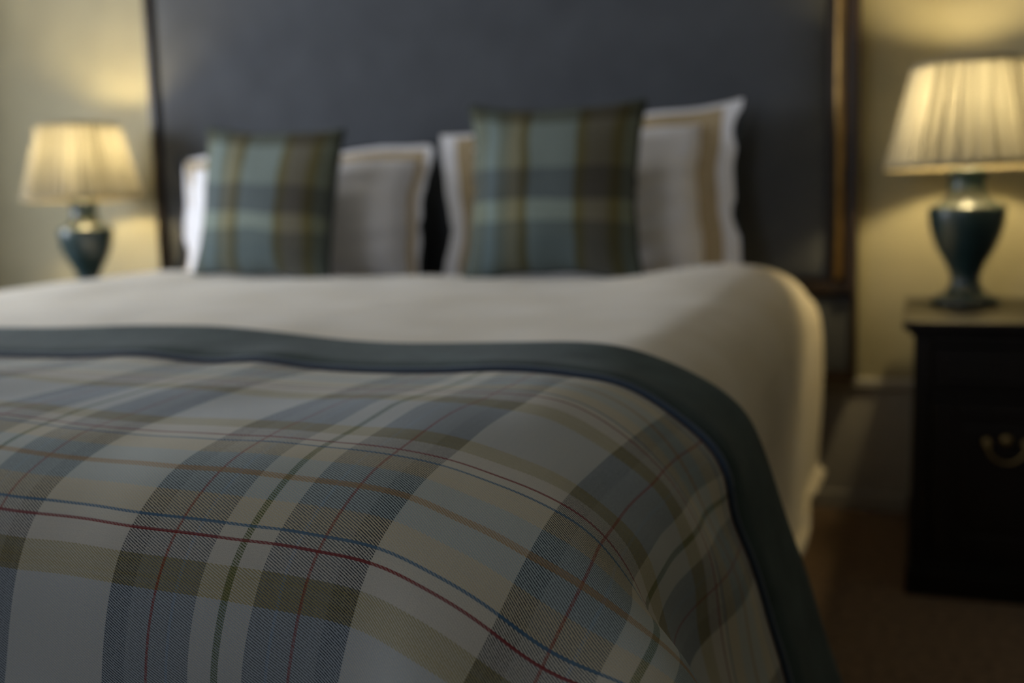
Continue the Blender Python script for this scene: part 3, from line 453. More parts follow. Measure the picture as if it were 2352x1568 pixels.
[12989,12690,12391,12091,11792,11493,11194,10896,10598,10300,10003,9706,9409,9112,8814,8517,8222,7932,7652,7382,7118,6854,6583,6301,6013,5729,5458,5209,4988,4795,4628,4485,4360,4250,4150,4055],
[12972,12672,12373,12074,11775,11475,11177,10878,10580,10282,9984,9687,9390,9093,8796,8499,8204,7913,7630,7354,7080,6805,6522,6234,5946,5668,5411,5181,4981,4811,4668,4548,4446,4358,4278,4203],
[12953,12654,12354,12055,11756,11457,11158,10859,10561,10263,9965,9667,9370,9073,8775,8478,8183,7892,7605,7321,7039,6753,6463,6173,5890,5624,5384,5176,5002,4860,4744,4649,4571,4503,4442,4385],
[12934,12634,12335,12036,11736,11437,11138,10839,10541,10242,9944,9646,9348,9050,8753,8456,8160,7866,7575,7285,6995,6703,6411,6124,5850,5600,5382,5201,5056,4944,4857,4788,4731,4683,4638,4595],
[12914,12614,12315,12016,11716,11417,11118,10819,10520,10221,9922,9624,9325,9027,8728,8431,8133,7837,7542,7248,6953,6659,6369,6089,5829,5598,5407,5257,5145,5064,5005,4960,4922,4889,4857,4826],
[12894,12594,12295,11995,11696,11396,11097,10798,10498,10199,9900,9601,9301,9002,8703,8404,8106,7808,7510,7213,6917,6625,6340,6070,5827,5621,5460,5345,5267,5216,5181,5155,5133,5111,5090,5067],
[12874,12574,12275,11975,11676,11376,11077,10777,10477,10178,9878,9578,9278,8978,8678,8379,8079,7780,7481,7184,6890,6601,6323,6067,5844,5668,5542,5462,5415,5389,5373,5362,5351,5339,5325,5309],
[12855,12555,12256,11956,11657,11357,11057,10757,10457,10157,9857,9557,9257,8956,8656,8356,8056,7756,7458,7162,6870,6586,6318,6078,5881,5738,5648,5600,5579,5571,5570,5569,5566,5560,5551,5540],
[12838,12538,12239,11939,11640,11340,11040,10740,10440,10139,9839,9539,9238,8937,8637,8336,8037,7738,7440,7146,6857,6579,6323,6102,5934,5826,5769,5747,5745,5750,5757,5762,5764,5762,5756,5749],
[12823,12523,12224,11924,11625,11325,11025,10725,10425,10124,9824,9523,9223,8922,8621,8321,8022,7723,7427,7134,6849,6578,6335,6137,5999,5922,5892,5890,5900,5913,5924,5931,5934,5933,5929,5923],
[12810,12511,12211,11912,11612,11312,11012,10712,10412,10112,9811,9511,9210,8910,8609,8310,8010,7713,7417,7126,6845,6581,6352,6176,6065,6014,6004,6014,6030,6045,6056,6062,6064,6062,6058,6052],
[12801,12501,12201,11902,11602,11302,11002,10702,10402,10102,9801,9501,9201,8900,8600,8301,8002,7704,7410,7121,6843,6587,6370,6213,6124,6091,6092,6107,6125,6138,6147,6150,6149,6144,6138,6130],
[12793,12493,12194,11894,11594,11294,10994,10694,10394,10094,9793,9493,9193,8893,8593,8293,7995,7698,7404,7116,6842,6593,6387,6243,6166,6141,6145,6161,6176,6186,6191,6190,6186,6179,6170,6160],
[12787,12487,12187,11887,11588,11288,10988,10688,10388,10087,9787,9487,9187,8887,8587,8288,7989,7692,7399,7114,6843,6600,6401,6262,6187,6160,6161,6172,6183,6189,6190,6187,6180,6170,6159,6146],
[12782,12482,12182,11882,11582,11282,10982,10682,10382,10082,9782,9482,9182,8882,8582,8283,7984,7688,7396,7112,6845,6606,6409,6269,6187,6151,6142,6146,6151,6154,6152,6147,6138,6126,6113,6099],
[12778,12478,12178,11878,11578,11278,10978,10678,10378,10078,9778,9478,9178,8878,8578,8279,7980,7685,7394,7112,6847,6611,6414,6268,6173,6122,6100,6093,6092,6090,6086,6079,6068,6055,6041,6026],
[12774,12474,12174,11874,11574,11274,10974,10674,10374,10074,9774,9474,9174,8874,8574,8275,7977,7682,7392,7112,6850,6615,6416,6261,6152,6083,6045,6026,6016,6009,6002,5992,5980,5966,5950,5934],
[12770,12470,12170,11870,11570,11270,10970,10670,10370,10070,9770,9470,9170,8871,8571,8272,7974,7679,7390,7113,6853,6618,6416,6253,6130,6044,5989,5955,5935,5921,5909,5896,5882,5866,5850,5832],
[12766,12466,12166,11866,11566,11266,10966,10666,10367,10067,9767,9467,9167,8867,8568,8269,7971,7677,7389,7113,6855,6621,6417,6246,6111,6010,5938,5890,5858,5835,5817,5800,5782,5764,5745,5725],
[12762,12462,12162,11862,11563,11263,10963,10663,10363,10063,9764,9464,9164,8864,8565,8266,7968,7675,7388,7114,6857,6623,6417,6241,6097,5983,5898,5836,5791,5758,5732,5709,5687,5665,5643,5620],
[12758,12459,12159,11859,11559,11259,10959,10660,10360,10060,9761,9461,9161,8862,8562,8263,7966,7673,7387,7114,6858,6625,6418,6238,6088,5965,5868,5794,5738,5695,5660,5630,5603,5576,5549,5522],
[12755,12455,12155,11855,11555,11255,10956,10656,10357,10057,9757,9458,9158,8859,8559,8260,7963,7670,7386,7113,6859,6626,6418,6236,6082,5953,5848,5764,5698,5646,5603,5566,5533,5501,5469,5437],
[12751,12451,12151,11851,11552,11252,10952,10653,10353,10054,9754,9455,9155,8856,8556,8257,7960,7668,7384,7112,6858,6626,6418,6235,6078,5946,5836,5745,5672,5612,5563,5519,5480,5443,5407,5370],
[12747,12447,12147,11848,11548,11248,10949,10649,10350,10050,9751,9452,9152,8852,8553,8254,7957,7665,7381,7110,6856,6624,6417,6234,6077,5942,5829,5735,5657,5592,5538,5490,5446,5405,5365,5325],
[12743,12443,12144,11844,11544,11245,10945,10646,10346,10047,9748,9448,9149,8849,8550,8251,7954,7662,7378,7107,6854,6622,6415,6233,6075,5941,5827,5732,5652,5585,5527,5477,5431,5388,5346,5304],
[12739,12439,12140,11840,11540,11241,10941,10642,10342,10043,9744,9445,9145,8846,8546,8247,7951,7659,7375,7104,6851,6619,6412,6231,6074,5941,5828,5733,5654,5587,5529,5479,5433,5389,5347,5305],
[12735,12435,12136,11836,11536,11237,10937,10638,10338,10039,9740,9441,9142,8842,8542,8244,7947,7655,7371,7100,6847,6616,6409,6228,6073,5941,5831,5739,5662,5597,5542,5493,5449,5408,5367,5328],
[12731,12431,12132,11832,11532,11233,10933,10634,10334,10035,9736,9437,9138,8838,8538,8240,7943,7651,7367,7096,6843,6612,6406,6226,6072,5943,5836,5747,5674,5613,5562,5517,5477,5439,5402,5366],
[12727,12427,12127,11827,11528,11228,10929,10629,10330,10031,9732,9433,9133,8834,8534,8235,7939,7646,7362,7091,6838,6607,6402,6223,6072,5945,5842,5758,5689,5634,5588,5548,5513,5480,5448,5416],
[12723,12423,12123,11823,11523,11223,10924,10624,10325,10026,9727,9428,9129,8830,8530,8231,7934,7642,7358,7087,6833,6603,6398,6221,6071,5948,5849,5770,5707,5657,5617,5583,5553,5525,5499,5472],
[12718,12418,12118,11818,11518,11218,10919,10619,10320,10021,9723,9424,9125,8825,8526,8227,7930,7637,7353,7082,6829,6598,6394,6219,6072,5952,5857,5783,5726,5682,5647,5619,5595,5573,5551,5530],
[12712,12412,12112,11812,11513,11213,10913,10614,10315,10016,9718,9419,9120,8821,8521,8222,7925,7632,7348,7077,6824,6594,6391,6217,6073,5956,5866,5797,5745,5706,5677,5655,5636,5619,5602,5586],
[12705,12405,12106,11806,11507,11207,10908,10609,10310,10011,9713,9414,9115,8816,8516,8217,7920,7628,7343,7072,6819,6590,6388,6216,6074,5961,5874,5810,5763,5730,5706,5688,5674,5661,5649,5637],
[12695,12397,12099,11800,11501,11202,10902,10603,10305,10006,9708,9409,9111,8811,8512,8213,7916,7623,7339,7067,6815,6586,6385,6214,6075,5966,5883,5823,5780,5751,5731,5718,5707,5699,5690,5682],
[12683,12388,12092,11794,11495,11196,10897,10598,10300,10001,9703,9405,9106,8807,8508,8209,7911,7619,7334,7063,6810,6582,6382,6214,6077,5970,5891,5834,5795,5770,5754,5743,5736,5731,5725,5720],
[12679,12384,12087,11790,11491,11192,10893,10594,10295,9997,9699,9401,9102,8803,8504,8205,7907,7614,7330,7059,6806,6578,6380,6213,6078,5974,5897,5844,5808,5785,5772,5764,5760,5757,5754,5751],
[12679,12382,12085,11787,11488,11189,10889,10590,10292,9993,9695,9397,9098,8799,8500,8201,7903,7610,7326,7055,6802,6575,6377,6211,6078,5977,5902,5851,5818,5797,5786,5781,5778,5777,5776,5776],
[12677,12379,12082,11784,11485,11186,10886,10587,10288,9990,9692,9393,9095,8796,8496,8197,7900,7607,7322,7051,6799,6572,6374,6210,6078,5978,5906,5856,5825,5806,5797,5793,5792,5792,5793,5793],
[12672,12375,12078,11780,11482,11182,10883,10583,10284,9986,9688,9390,9092,8792,8493,8194,7896,7603,7318,7047,6795,6568,6371,6207,6077,5978,5907,5859,5828,5811,5803,5800,5800,5802,5803,5805],
[12666,12370,12074,11776,11478,11179,10879,10580,10281,9983,9685,9387,9088,8789,8490,8190,7893,7600,7315,7044,6792,6565,6368,6204,6074,5976,5905,5858,5829,5813,5805,5803,5804,5806,5809,5812],
[12662,12366,12070,11773,11474,11175,10875,10576,10277,9979,9681,9383,9085,8786,8486,8187,7889,7596,7311,7040,6788,6561,6364,6200,6070,5972,5901,5854,5826,5810,5803,5801,5803,5806,5809,5812],
[12658,12362,12066,11769,11471,11172,10872,10573,10274,9976,9678,9380,9081,8782,8482,8183,7886,7593,7308,7036,6784,6557,6360,6195,6064,5965,5895,5847,5818,5803,5796,5794,5796,5800,5803,5807],
[12652,12358,12062,11766,11468,11169,10870,10570,10271,9972,9674,9376,9077,8778,8479,8179,7882,7589,7304,7033,6780,6553,6355,6189,6057,5957,5885,5837,5807,5791,5783,5782,5784,5787,5791,5796],
[12647,12353,12058,11762,11465,11166,10866,10566,10267,9969,9670,9372,9074,8774,8475,8176,7878,7585,7300,7029,6776,6548,6349,6182,6049,5947,5873,5823,5791,5774,5766,5764,5765,5769,5773,5777],
[12643,12349,12054,11758,11460,11162,10862,10562,10263,9965,9666,9368,9070,8770,8471,8172,7874,7581,7296,7025,6772,6543,6343,6175,6039,5935,5859,5806,5772,5752,5742,5739,5740,5743,5747,5751],
[12640,12345,12050,11753,11455,11156,10857,10558,10259,9961,9663,9364,9066,8767,8467,8168,7871,7578,7292,7020,6767,6538,6337,6167,6029,5922,5842,5786,5749,5726,5714,5709,5708,5710,5713,5716],
[12638,12342,12046,11749,11452,11153,10854,10555,10256,9958,9659,9361,9062,8763,8464,8165,7867,7574,7288,7016,6762,6532,6331,6160,6019,5908,5825,5764,5723,5697,5682,5674,5671,5671,5672,5674],
[12634,12339,12043,11746,11448,11150,10851,10552,10253,9955,9656,9358,9060,8760,8460,8161,7863,7570,7284,7011,6757,6528,6326,6153,6010,5895,5807,5742,5696,5665,5646,5635,5630,5627,5626,5625],
[12629,12335,12039,11741,11443,11145,10846,10547,10249,9950,9652,9353,9055,8756,8457,8158,7860,7565,7278,7006,6753,6524,6321,6147,6002,5883,5790,5720,5669,5634,5610,5595,5586,5580,5575,5571],
[12623,12328,12032,11735,11437,11138,10839,10541,10243,9945,9647,9348,9050,8752,8453,8155,7856,7561,7273,7001,6749,6521,6319,6144,5996,5874,5776,5701,5645,5604,5576,5556,5543,5532,5524,5515],
[12616,12320,12023,11726,11428,11130,10831,10533,10235,9937,9640,9343,9046,8748,8451,8153,7852,7555,7267,6995,6745,6519,6318,6143,5993,5868,5767,5687,5625,5580,5546,5522,5503,5488,5474,5461],
[12606,12309,12011,11714,11416,11118,10820,10522,10224,9927,9630,9334,9037,8740,8442,8144,7843,7546,7259,6989,6740,6517,6318,6145,5995,5869,5765,5680,5614,5563,5524,5494,5470,5449,5430,5412],
[12595,12297,11998,11700,11402,11103,10804,10507,10210,9913,9616,9319,9022,8725,8428,8129,7831,7535,7250,6980,6734,6515,6321,6151,6004,5879,5773,5686,5615,5558,5512,5476,5446,5419,5395,5372],
[12583,12285,11987,11688,11389,11089,10790,10494,10196,9898,9600,9302,9004,8707,8410,8114,7820,7527,7240,6969,6725,6511,6324,6162,6022,5900,5796,5706,5630,5566,5513,5469,5433,5402,5373,5345],
[12574,12276,11977,11678,11379,11080,10782,10483,10184,9885,9586,9286,8985,8683,8379,8080,7818,7530,7231,6952,6712,6503,6326,6176,6047,5935,5835,5743,5661,5589,5527,5476,5434,5397,5365,5333],
[12566,12266,11967,11668,11370,11071,10773,10473,10173,9873,9573,9273,8972,8669,8367,8071,7799,7505,7206,6928,6686,6486,6322,6189,6080,5983,5889,5797,5707,5625,5555,5496,5448,5408,5372,5338],
[12554,12254,11955,11655,11356,11057,10758,10459,10160,9861,9561,9261,8960,8660,8361,8059,7746,7450,7174,6906,6646,6459,6310,6200,6116,6039,5955,5860,5763,5673,5594,5530,5477,5434,5396,5359],
[12539,12240,11940,11641,11341,11042,10742,10445,10148,9850,9551,9253,8954,8653,8352,8049,7741,7446,7169,6895,6627,6439,6301,6209,6149,6094,6018,5922,5821,5725,5643,5575,5521,5475,5435,5397],
[12523,12225,11927,11628,11329,11030,10731,10434,10137,9840,9543,9245,8948,8651,8356,8065,7778,7480,7177,6890,6628,6418,6293,6212,6164,6130,6061,5968,5871,5779,5699,5632,5577,5531,5489,5449],
[12513,12215,11916,11617,11318,11019,10721,10424,10127,9830,9533,9236,8939,8642,8346,8050,7752,7454,7160,6879,6626,6425,6285,6200,6153,6116,6062,5990,5910,5831,5760,5698,5645,5599,5556,5514],
[12506,12207,11907,11608,11308,11007,10708,10413,10117,9820,9523,9226,8929,8630,8331,8032,7729,7428,7134,6855,6608,6404,6260,6176,6126,6089,6048,5998,5941,5882,5825,5772,5722,5676,5633,5590],
[12499,12199,11900,11601,11301,11002,10703,10406,10109,9812,9515,9219,8920,8616,8313,8010,7706,7402,7096,6811,6573,6364,6230,6152,6101,6068,6037,6007,5974,5936,5894,5850,5805,5761,5717,5673],
[12493,12193,11894,11594,11294,10995,10696,10398,10099,9801,9503,9205,8904,8602,8299,7996,7693,7391,7086,6805,6565,6357,6218,6133,6082,6057,6041,6028,6015,5994,5966,5930,5890,5848,5804,5761],
[12487,12187,11887,11588,11288,10989,10689,10389,10089,9789,9490,9192,8891,8590,8290,7988,7684,7394,7100,6825,6574,6375,6220,6122,6078,6061,6060,6064,6065,6056,6037,6008,5972,5932,5891,5849],
[12481,12182,11882,11582,11283,10983,10682,10380,10078,9775,9473,9174,8873,8573,8275,7976,7678,7379,7085,6819,6586,6377,6219,6128,6090,6082,6092,6108,6118,6117,6103,6078,6046,6010,5971,5933],
[12478,12178,11879,11580,11280,10979,10678,10377,10074,9769,9460,9148,8845,8560,8267,7974,7681,7378,7092,6830,6594,6386,6228,6134,6085,6094,6122,6148,6163,6165,6154,6133,6105,6073,6039,6005],
[12476,12178,11879,11581,11282,10983,10685,10388,10091,9791,9490,9190,8893,8594,8294,7996,7698,7402,7115,6851,6613,6408,6261,6149,6092,6106,6139,6167,6184,6188,6181,6165,6143,6117,6088,6060],
[12474,12177,11881,11584,11287,10991,10697,10407,10120,9824,9527,9230,8928,8624,8321,8020,7717,7417,7121,6851,6621,6410,6268,6178,6125,6113,6126,6146,6163,6173,6174,6166,6151,6132,6111,6089],
[12471,12175,11879,11583,11286,10991,10696,10404,10111,9813,9519,9225,8930,8629,8329,8031,7734,7436,7143,6870,6627,6444,6310,6204,6125,6075,6062,6073,6094,6113,6125,6128,6123,6113,6099,6084],
[12465,12169,11874,11578,11281,10985,10689,10393,10095,9795,9498,9204,8910,8613,8315,8019,7722,7423,7133,6859,6609,6427,6281,6149,6044,5970,5942,5951,5978,6008,6033,6048,6054,6053,6048,6040],
[12459,12163,11867,11571,11274,10979,10682,10383,10081,9779,9479,9181,8885,8587,8286,7983,7680,7382,7095,6826,6580,6355,6163,6006,5887,5812,5784,5795,5827,5866,5901,5927,5943,5950,5952,5951],
[12454,12157,11860,11565,11268,10973,10676,10375,10073,9770,9469,9171,8872,8571,8269,7965,7663,7364,7080,6817,6572,6335,6099,5887,5732,5644,5612,5620,5653,5695,5736,5768,5791,5805,5813,5817],
[12449,12152,11856,11560,11265,10970,10673,10374,10073,9771,9470,9170,8869,8569,8266,7961,7657,7353,7068,6814,6581,6351,6091,5837,5629,5504,5450,5446,5470,5508,5548,5582,5607,5624,5635,5642],
[12445,12150,11854,11559,11264,10971,10676,10381,10085,9784,9483,9183,8883,8582,8280,7977,7680,7377,7087,6834,6613,6386,6108,5831,5587,5415,5321,5286,5291,5315,5346,5376,5400,5417,5427,5435],
[12445,12153,11859,11563,11267,10976,10680,10393,10102,9801,9502,9202,8903,8604,8304,8006,7709,7410,7120,6858,6637,6406,6124,5840,5580,5372,5232,5156,5127,5127,5142,5162,5179,5192,5199,5204],
[12460,12170,11874,11575,11275,10978,10679,10401,10110,9813,9517,9217,8923,8626,8328,8027,7732,7445,7172,6895,6651,6407,6135,5858,5593,5362,5183,5060,4989,4956,4947,4949,4954,4959,4961,4961],
[12497,12204,11907,11607,11305,11003,10704,10419,10125,9837,9541,9243,8954,8658,8360,8056,7752,7498,7248,6957,6686,6419,6149,5877,5613,5370,5162,5000,4885,4812,4771,4748,4737,4729,4722,4713],
[12551,12257,11962,11667,11374,11084,10788,10484,10184,9886,9589,9297,9006,8709,8411,8113,7830,7577,7330,7041,6745,6459,6178,5904,5639,5388,5161,4968,4815,4702,4623,4571,4536,4511,4489,4468],
[12605,12313,12019,11726,11435,11142,10842,10540,10238,9938,9644,9356,9063,8764,8465,8176,7907,7648,7386,7104,6809,6516,6227,5946,5674,5415,5175,4960,4776,4627,4511,4425,4361,4313,4273,4234],
[12657,12364,12071,11779,11488,11194,10895,10592,10289,9992,9701,9413,9117,8816,8519,8235,7966,7699,7429,7153,6870,6582,6292,6003,5723,5455,5203,4971,4763,4585,4436,4316,4221,4145,4080,4021],
[12703,12410,12117,11824,11530,11234,10936,10636,10337,10043,9753,9461,9163,8862,8567,8283,8007,7734,7462,7192,6921,6646,6362,6074,5787,5510,5246,4999,4774,4572,4395,4245,4119,4013,3921,3836],
[12744,12451,12157,11863,11568,11272,10975,10677,10381,10087,9794,9498,9199,8900,8606,8318,8036,7758,7486,7221,6961,6700,6431,6150,5863,5579,5305,5046,4805,4584,4385,4209,4055,3920,3800,3687],
[12782,12488,12192,11896,11600,11303,11007,10712,10418,10123,9828,9530,9231,8932,8637,8345,8057,7776,7503,7242,6992,6745,6492,6225,5945,5659,5378,5108,4854,4618,4402,4204,4026,3866,3719,3579],
[12808,12514,12218,11922,11626,11329,11034,10740,10447,10152,9855,9557,9258,8959,8662,8366,8075,7791,7517,7258,7015,6781,6544,6295,6028,5747,5463,5185,4920,4671,4440,4226,4028,3846,3675,3511],
[12827,12533,12238,11943,11647,11351,11056,10762,10469,10174,9877,9579,9280,8981,8683,8385,8091,7804,7529,7272,7033,6809,6589,6357,6106,5836,5554,5272,4998,4739,4495,4267,4054,3854,3663,3476],
[12843,12549,12256,11962,11667,11372,11077,10782,10488,10192,9895,9597,9299,9000,8701,8403,8107,7818,7541,7284,7049,6833,6626,6412,6179,5923,5648,5366,5086,4818,4564,4325,4099,3883,3674,3469],
[12858,12566,12274,11981,11687,11392,11097,10801,10505,10209,9912,9614,9316,9017,8718,8419,8122,7831,7553,7296,7063,6854,6658,6460,6245,6005,5741,5463,5181,4906,4643,4394,4156,3927,3702,3480],
[12873,12584,12294,12001,11708,11413,11117,10820,10523,10225,9928,9630,9332,9033,8734,8435,8137,7844,7565,7307,7077,6873,6687,6503,6304,6081,5831,5560,5279,5000,4730,4471,4222,3980,3742,3504],
[12895,12606,12316,12024,11730,11434,11137,10839,10540,10241,9943,9644,9346,9047,8748,8449,8150,7856,7576,7318,7090,6891,6713,6541,6358,6152,5916,5655,5378,5097,4820,4553,4293,4039,3787,3536],
[12921,12631,12341,12049,11754,11457,11158,10858,10557,10256,9956,9657,9358,9060,8760,8460,8161,7866,7585,7327,7102,6909,6739,6577,6408,6218,5998,5748,5476,5195,4913,4637,4367,4100,3835,3571]],
[
[3130,3110,3090,3069,3048,3027,3004,2981,2956,2931,2905,2880,2857,2836,2821,2812,2811,2820,2840,2872,2913,2962,3015,3064,3103,3120,3105,3051,2956,2826,2666,2485,2290,2089,1884,1680],
[3418,3399,3379,3360,3340,3319,3297,3274,3250,3225,3200,3175,3151,3131,3114,3104,3102,3110,3129,3159,3198,3243,3289,3330,3356,3356,3321,3245,3130,2980,2804,2607,2398,2180,1960,1738],
[3706,3688,3669,3650,3631,3611,3590,3568,3544,3520,3495,3470,3446,3425,3408,3397,3394,3401,3418,3446,3483,3524,3564,3595,3606,3588,3531,3434,3298,3130,2937,2726,2502,2270,2034,1796],
[3993,3976,3958,3940,3921,3902,3882,3861,3838,3814,3789,3765,3741,3719,3702,3690,3687,3692,3709,3735,3768,3804,3836,3855,3850,3810,3731,3611,3456,3270,3062,2837,2600,2355,2105,1853],
[4279,4262,4245,4228,4210,4192,4173,4152,4130,4107,4083,4059,4035,4014,3996,3984,3980,3985,4000,4023,4052,4082,4104,4108,4083,4020,3917,3775,3599,3397,3173,2935,2686,2430,2168,1904],
[4563,4546,4530,4513,4496,4479,4461,4441,4420,4398,4375,4351,4328,4307,4290,4278,4273,4277,4290,4311,4335,4355,4364,4349,4301,4214,4086,3922,3726,3506,3268,3017,2757,2489,2217,1943],
[4842,4826,4810,4794,4778,4762,4744,4726,4706,4685,4664,4641,4620,4599,4583,4571,4566,4569,4579,4595,4611,4620,4612,4575,4502,4389,4236,4049,3834,3597,3344,3080,2808,2531,2250,1968],
[5116,5100,5084,5069,5053,5037,5021,5004,4986,4967,4947,4926,4906,4888,4872,4861,4855,4856,4863,4872,4877,4870,4841,4780,4681,4542,4365,4155,3920,3666,3399,3123,2841,2556,2268,1979],
[5380,5365,5349,5334,5319,5303,5288,5272,5255,5238,5221,5203,5185,5169,5155,5144,5137,5135,5136,5135,5125,5099,5047,4961,4836,4671,4469,4238,3983,3713,3433,3148,2858,2566,2273,1980],
[5633,5616,5601,5586,5571,5556,5541,5526,5511,5496,5481,5465,5451,5437,5424,5413,5405,5397,5389,5374,5348,5301,5225,5114,4964,4774,4548,4295,4023,3740,3451,3158,2863,2567,2271,1974],
[5868,5851,5835,5820,5804,5789,5775,5761,5747,5734,5721,5709,5696,5684,5672,5660,5648,5633,5614,5585,5540,5473,5375,5241,5065,4850,4602,4330,4045,3752,3457,3160,2862,2564,2265,1967],
[6082,6064,6047,6031,6016,6001,5987,5973,5960,5948,5937,5926,5915,5904,5891,5876,5859,5836,5805,5762,5701,5616,5498,5340,5140,4901,4632,4347,4053,3755,3457,3158,2858,2559,2260,1961],
[6269,6251,6233,6216,6200,6185,6171,6158,6146,6135,6124,6114,6103,6090,6076,6058,6034,6004,5963,5909,5834,5732,5595,5415,5190,4930,4646,4352,4054,3754,3455,3155,2855,2556,2256,1956],
[6425,6407,6388,6371,6355,6340,6326,6313,6301,6290,6279,6269,6257,6243,6226,6204,6176,6139,6091,6027,5942,5825,5669,5467,5220,4943,4650,4352,4052,3753,3453,3154,2854,2554,2254,1954],
[6549,6530,6511,6494,6478,6463,6449,6437,6425,6414,6403,6391,6378,6363,6344,6319,6288,6247,6194,6123,6028,5898,5723,5500,5236,4948,4650,4351,4052,3752,3453,3153,2853,2553,2253,1953],
[6638,6620,6602,6585,6570,6555,6542,6530,6518,6507,6496,6484,6471,6454,6434,6408,6375,6332,6276,6199,6095,5952,5760,5520,5243,4949,4650,4351,4052,3753,3454,3154,2854,2554,2254,1954],
[6696,6679,6663,6647,6633,6619,6607,6595,6585,6574,6563,6552,6538,6522,6502,6476,6443,6399,6340,6258,6146,5991,5785,5532,5248,4951,4652,4353,4054,3755,3456,3156,2856,2556,2256,1956],
[6726,6712,6697,6683,6671,6659,6648,6638,6628,6619,6609,6599,6586,6571,6552,6527,6495,6450,6389,6303,6182,6017,5800,5540,5252,4954,4655,4357,4058,3758,3459,3159,2859,2560,2260,1960],
[6735,6722,6711,6699,6688,6679,6670,6661,6654,6646,6638,6630,6619,6607,6590,6566,6534,6489,6425,6333,6205,6032,5810,5546,5257,4960,4661,4362,4063,3764,3464,3165,2865,2565,2266,1966],
[6726,6717,6708,6699,6691,6684,6677,6671,6666,6661,6656,6650,6642,6632,6617,6596,6564,6517,6449,6353,6218,6039,5814,5551,5264,4967,4669,4370,4070,3771,3472,3172,2873,2573,2273,1974],
[6707,6701,6695,6689,6684,6679,6675,6672,6669,6667,6665,6662,6657,6650,6638,6617,6585,6537,6465,6363,6223,6040,5815,5555,5272,4977,4679,4379,4080,3781,3481,3182,2882,2583,2283,1984],
[6681,6678,6675,6672,6670,6668,6667,6667,6667,6668,6669,6669,6668,6663,6652,6633,6601,6549,6473,6365,6221,6036,5813,5557,5279,4987,4690,4391,4092,3792,3493,3194,2894,2595,2295,1996],
[6652,6652,6652,6652,6653,6654,6655,6658,6661,6665,6669,6673,6674,6672,6663,6644,6611,6556,6476,6364,6215,6029,5808,5557,5284,4997,4702,4404,4105,3806,3506,3207,2907,2608,2308,2009],
[6623,6626,6628,6631,6634,6638,6643,6648,6654,6661,6668,6675,6679,6679,6671,6652,6617,6560,6475,6359,6207,6021,5801,5555,5287,5005,4713,4417,4119,3820,3520,3221,2921,2622,2322,2023],
[6596,6601,6606,6611,6617,6623,6630,6638,6647,6657,6667,6676,6682,6683,6677,6657,6621,6561,6473,6353,6199,6011,5794,5551,5288,5010,4722,4428,4131,3833,3534,3235,2935,2636,2337,2038],
[6572,6579,6586,6593,6601,6610,6619,6629,6641,6653,6665,6676,6684,6687,6680,6661,6623,6561,6470,6347,6191,6003,5786,5546,5286,5012,4728,4437,4141,3844,3546,3247,2948,2649,2350,2052],
[6551,6560,6569,6578,6588,6598,6609,6622,6635,6649,6663,6676,6685,6689,6683,6663,6624,6560,6467,6342,6185,5996,5780,5541,5284,5012,4731,4442,4149,3853,3556,3258,2959,2661,2363,2064],
[6535,6545,6555,6566,6577,6589,6602,6615,6630,6646,6661,6675,6686,6690,6685,6664,6624,6559,6465,6339,6180,5991,5775,5536,5280,5011,4731,4445,4153,3859,3563,3266,2968,2670,2372,2074],
[6522,6533,6544,6556,6568,6581,6595,6610,6626,6643,6660,6675,6686,6691,6686,6665,6625,6559,6464,6336,6177,5987,5771,5533,5278,5009,4731,4445,4155,3862,3566,3270,2973,2675,2378,2080],
[6512,6524,6536,6549,6562,6575,6590,6606,6623,6640,6658,6674,6686,6692,6686,6666,6625,6559,6463,6335,6175,5985,5769,5531,5275,5007,4729,4444,4155,3862,3567,3271,2974,2677,2380,2083],
[6507,6519,6531,6544,6557,6571,6586,6602,6619,6638,6656,6673,6686,6692,6687,6666,6626,6559,6463,6335,6175,5985,5768,5530,5274,5005,4727,4442,4152,3859,3565,3269,2972,2675,2378,2081],
[6505,6517,6528,6540,6553,6567,6582,6598,6616,6635,6654,6671,6685,6691,6687,6667,6626,6560,6464,6336,6176,5986,5769,5529,5273,5003,4724,4438,4148,3855,3560,3264,2967,2669,2372,2075],
[6507,6517,6528,6539,6551,6563,6578,6594,6612,6632,6651,6670,6684,6691,6687,6667,6627,6561,6466,6338,6178,5987,5770,5530,5272,5001,4721,4434,4143,3849,3554,3257,2959,2662,2364,2066],
[6513,6521,6529,6538,6548,6560,6574,6590,6608,6628,6648,6667,6682,6690,6687,6668,6628,6563,6467,6340,6180,5989,5771,5530,5271,4999,4718,4430,4137,3843,3546,3249,2951,2653,2354,2056],
[6523,6528,6533,6539,6546,6556,6569,6585,6603,6624,6645,6665,6681,6689,6687,6668,6629,6564,6469,6342,6182,5991,5772,5530,5270,4997,4714,4425,4131,3835,3538,3240,2941,2643,2344,2045],
[6539,6538,6538,6540,6544,6552,6563,6579,6598,6619,6641,6662,6679,6688,6687,6669,6630,6566,6471,6344,6184,5993,5773,5530,5269,4994,4710,4419,4124,3828,3530,3231,2932,2633,2334,2034],
[6560,6552,6545,6541,6541,6546,6557,6572,6591,6613,6636,6658,6676,6687,6686,6669,6631,6567,6473,6346,6186,5994,5774,5530,5267,4990,4705,4413,4117,3820,3521,3222,2923,2623,2324,2024],
[6586,6568,6552,6542,6538,6540,6550,6565,6584,6607,6631,6654,6673,6685,6685,6669,6632,6569,6475,6348,6188,5995,5774,5528,5264,4986,4699,4406,4110,3812,3513,3214,2914,2614,2315,2015],
[6615,6584,6559,6542,6534,6534,6542,6557,6577,6600,6625,6650,6670,6683,6684,6669,6632,6569,6476,6349,6189,5995,5773,5527,5261,4982,4694,4400,4103,3805,3505,3206,2906,2606,2306,2006],
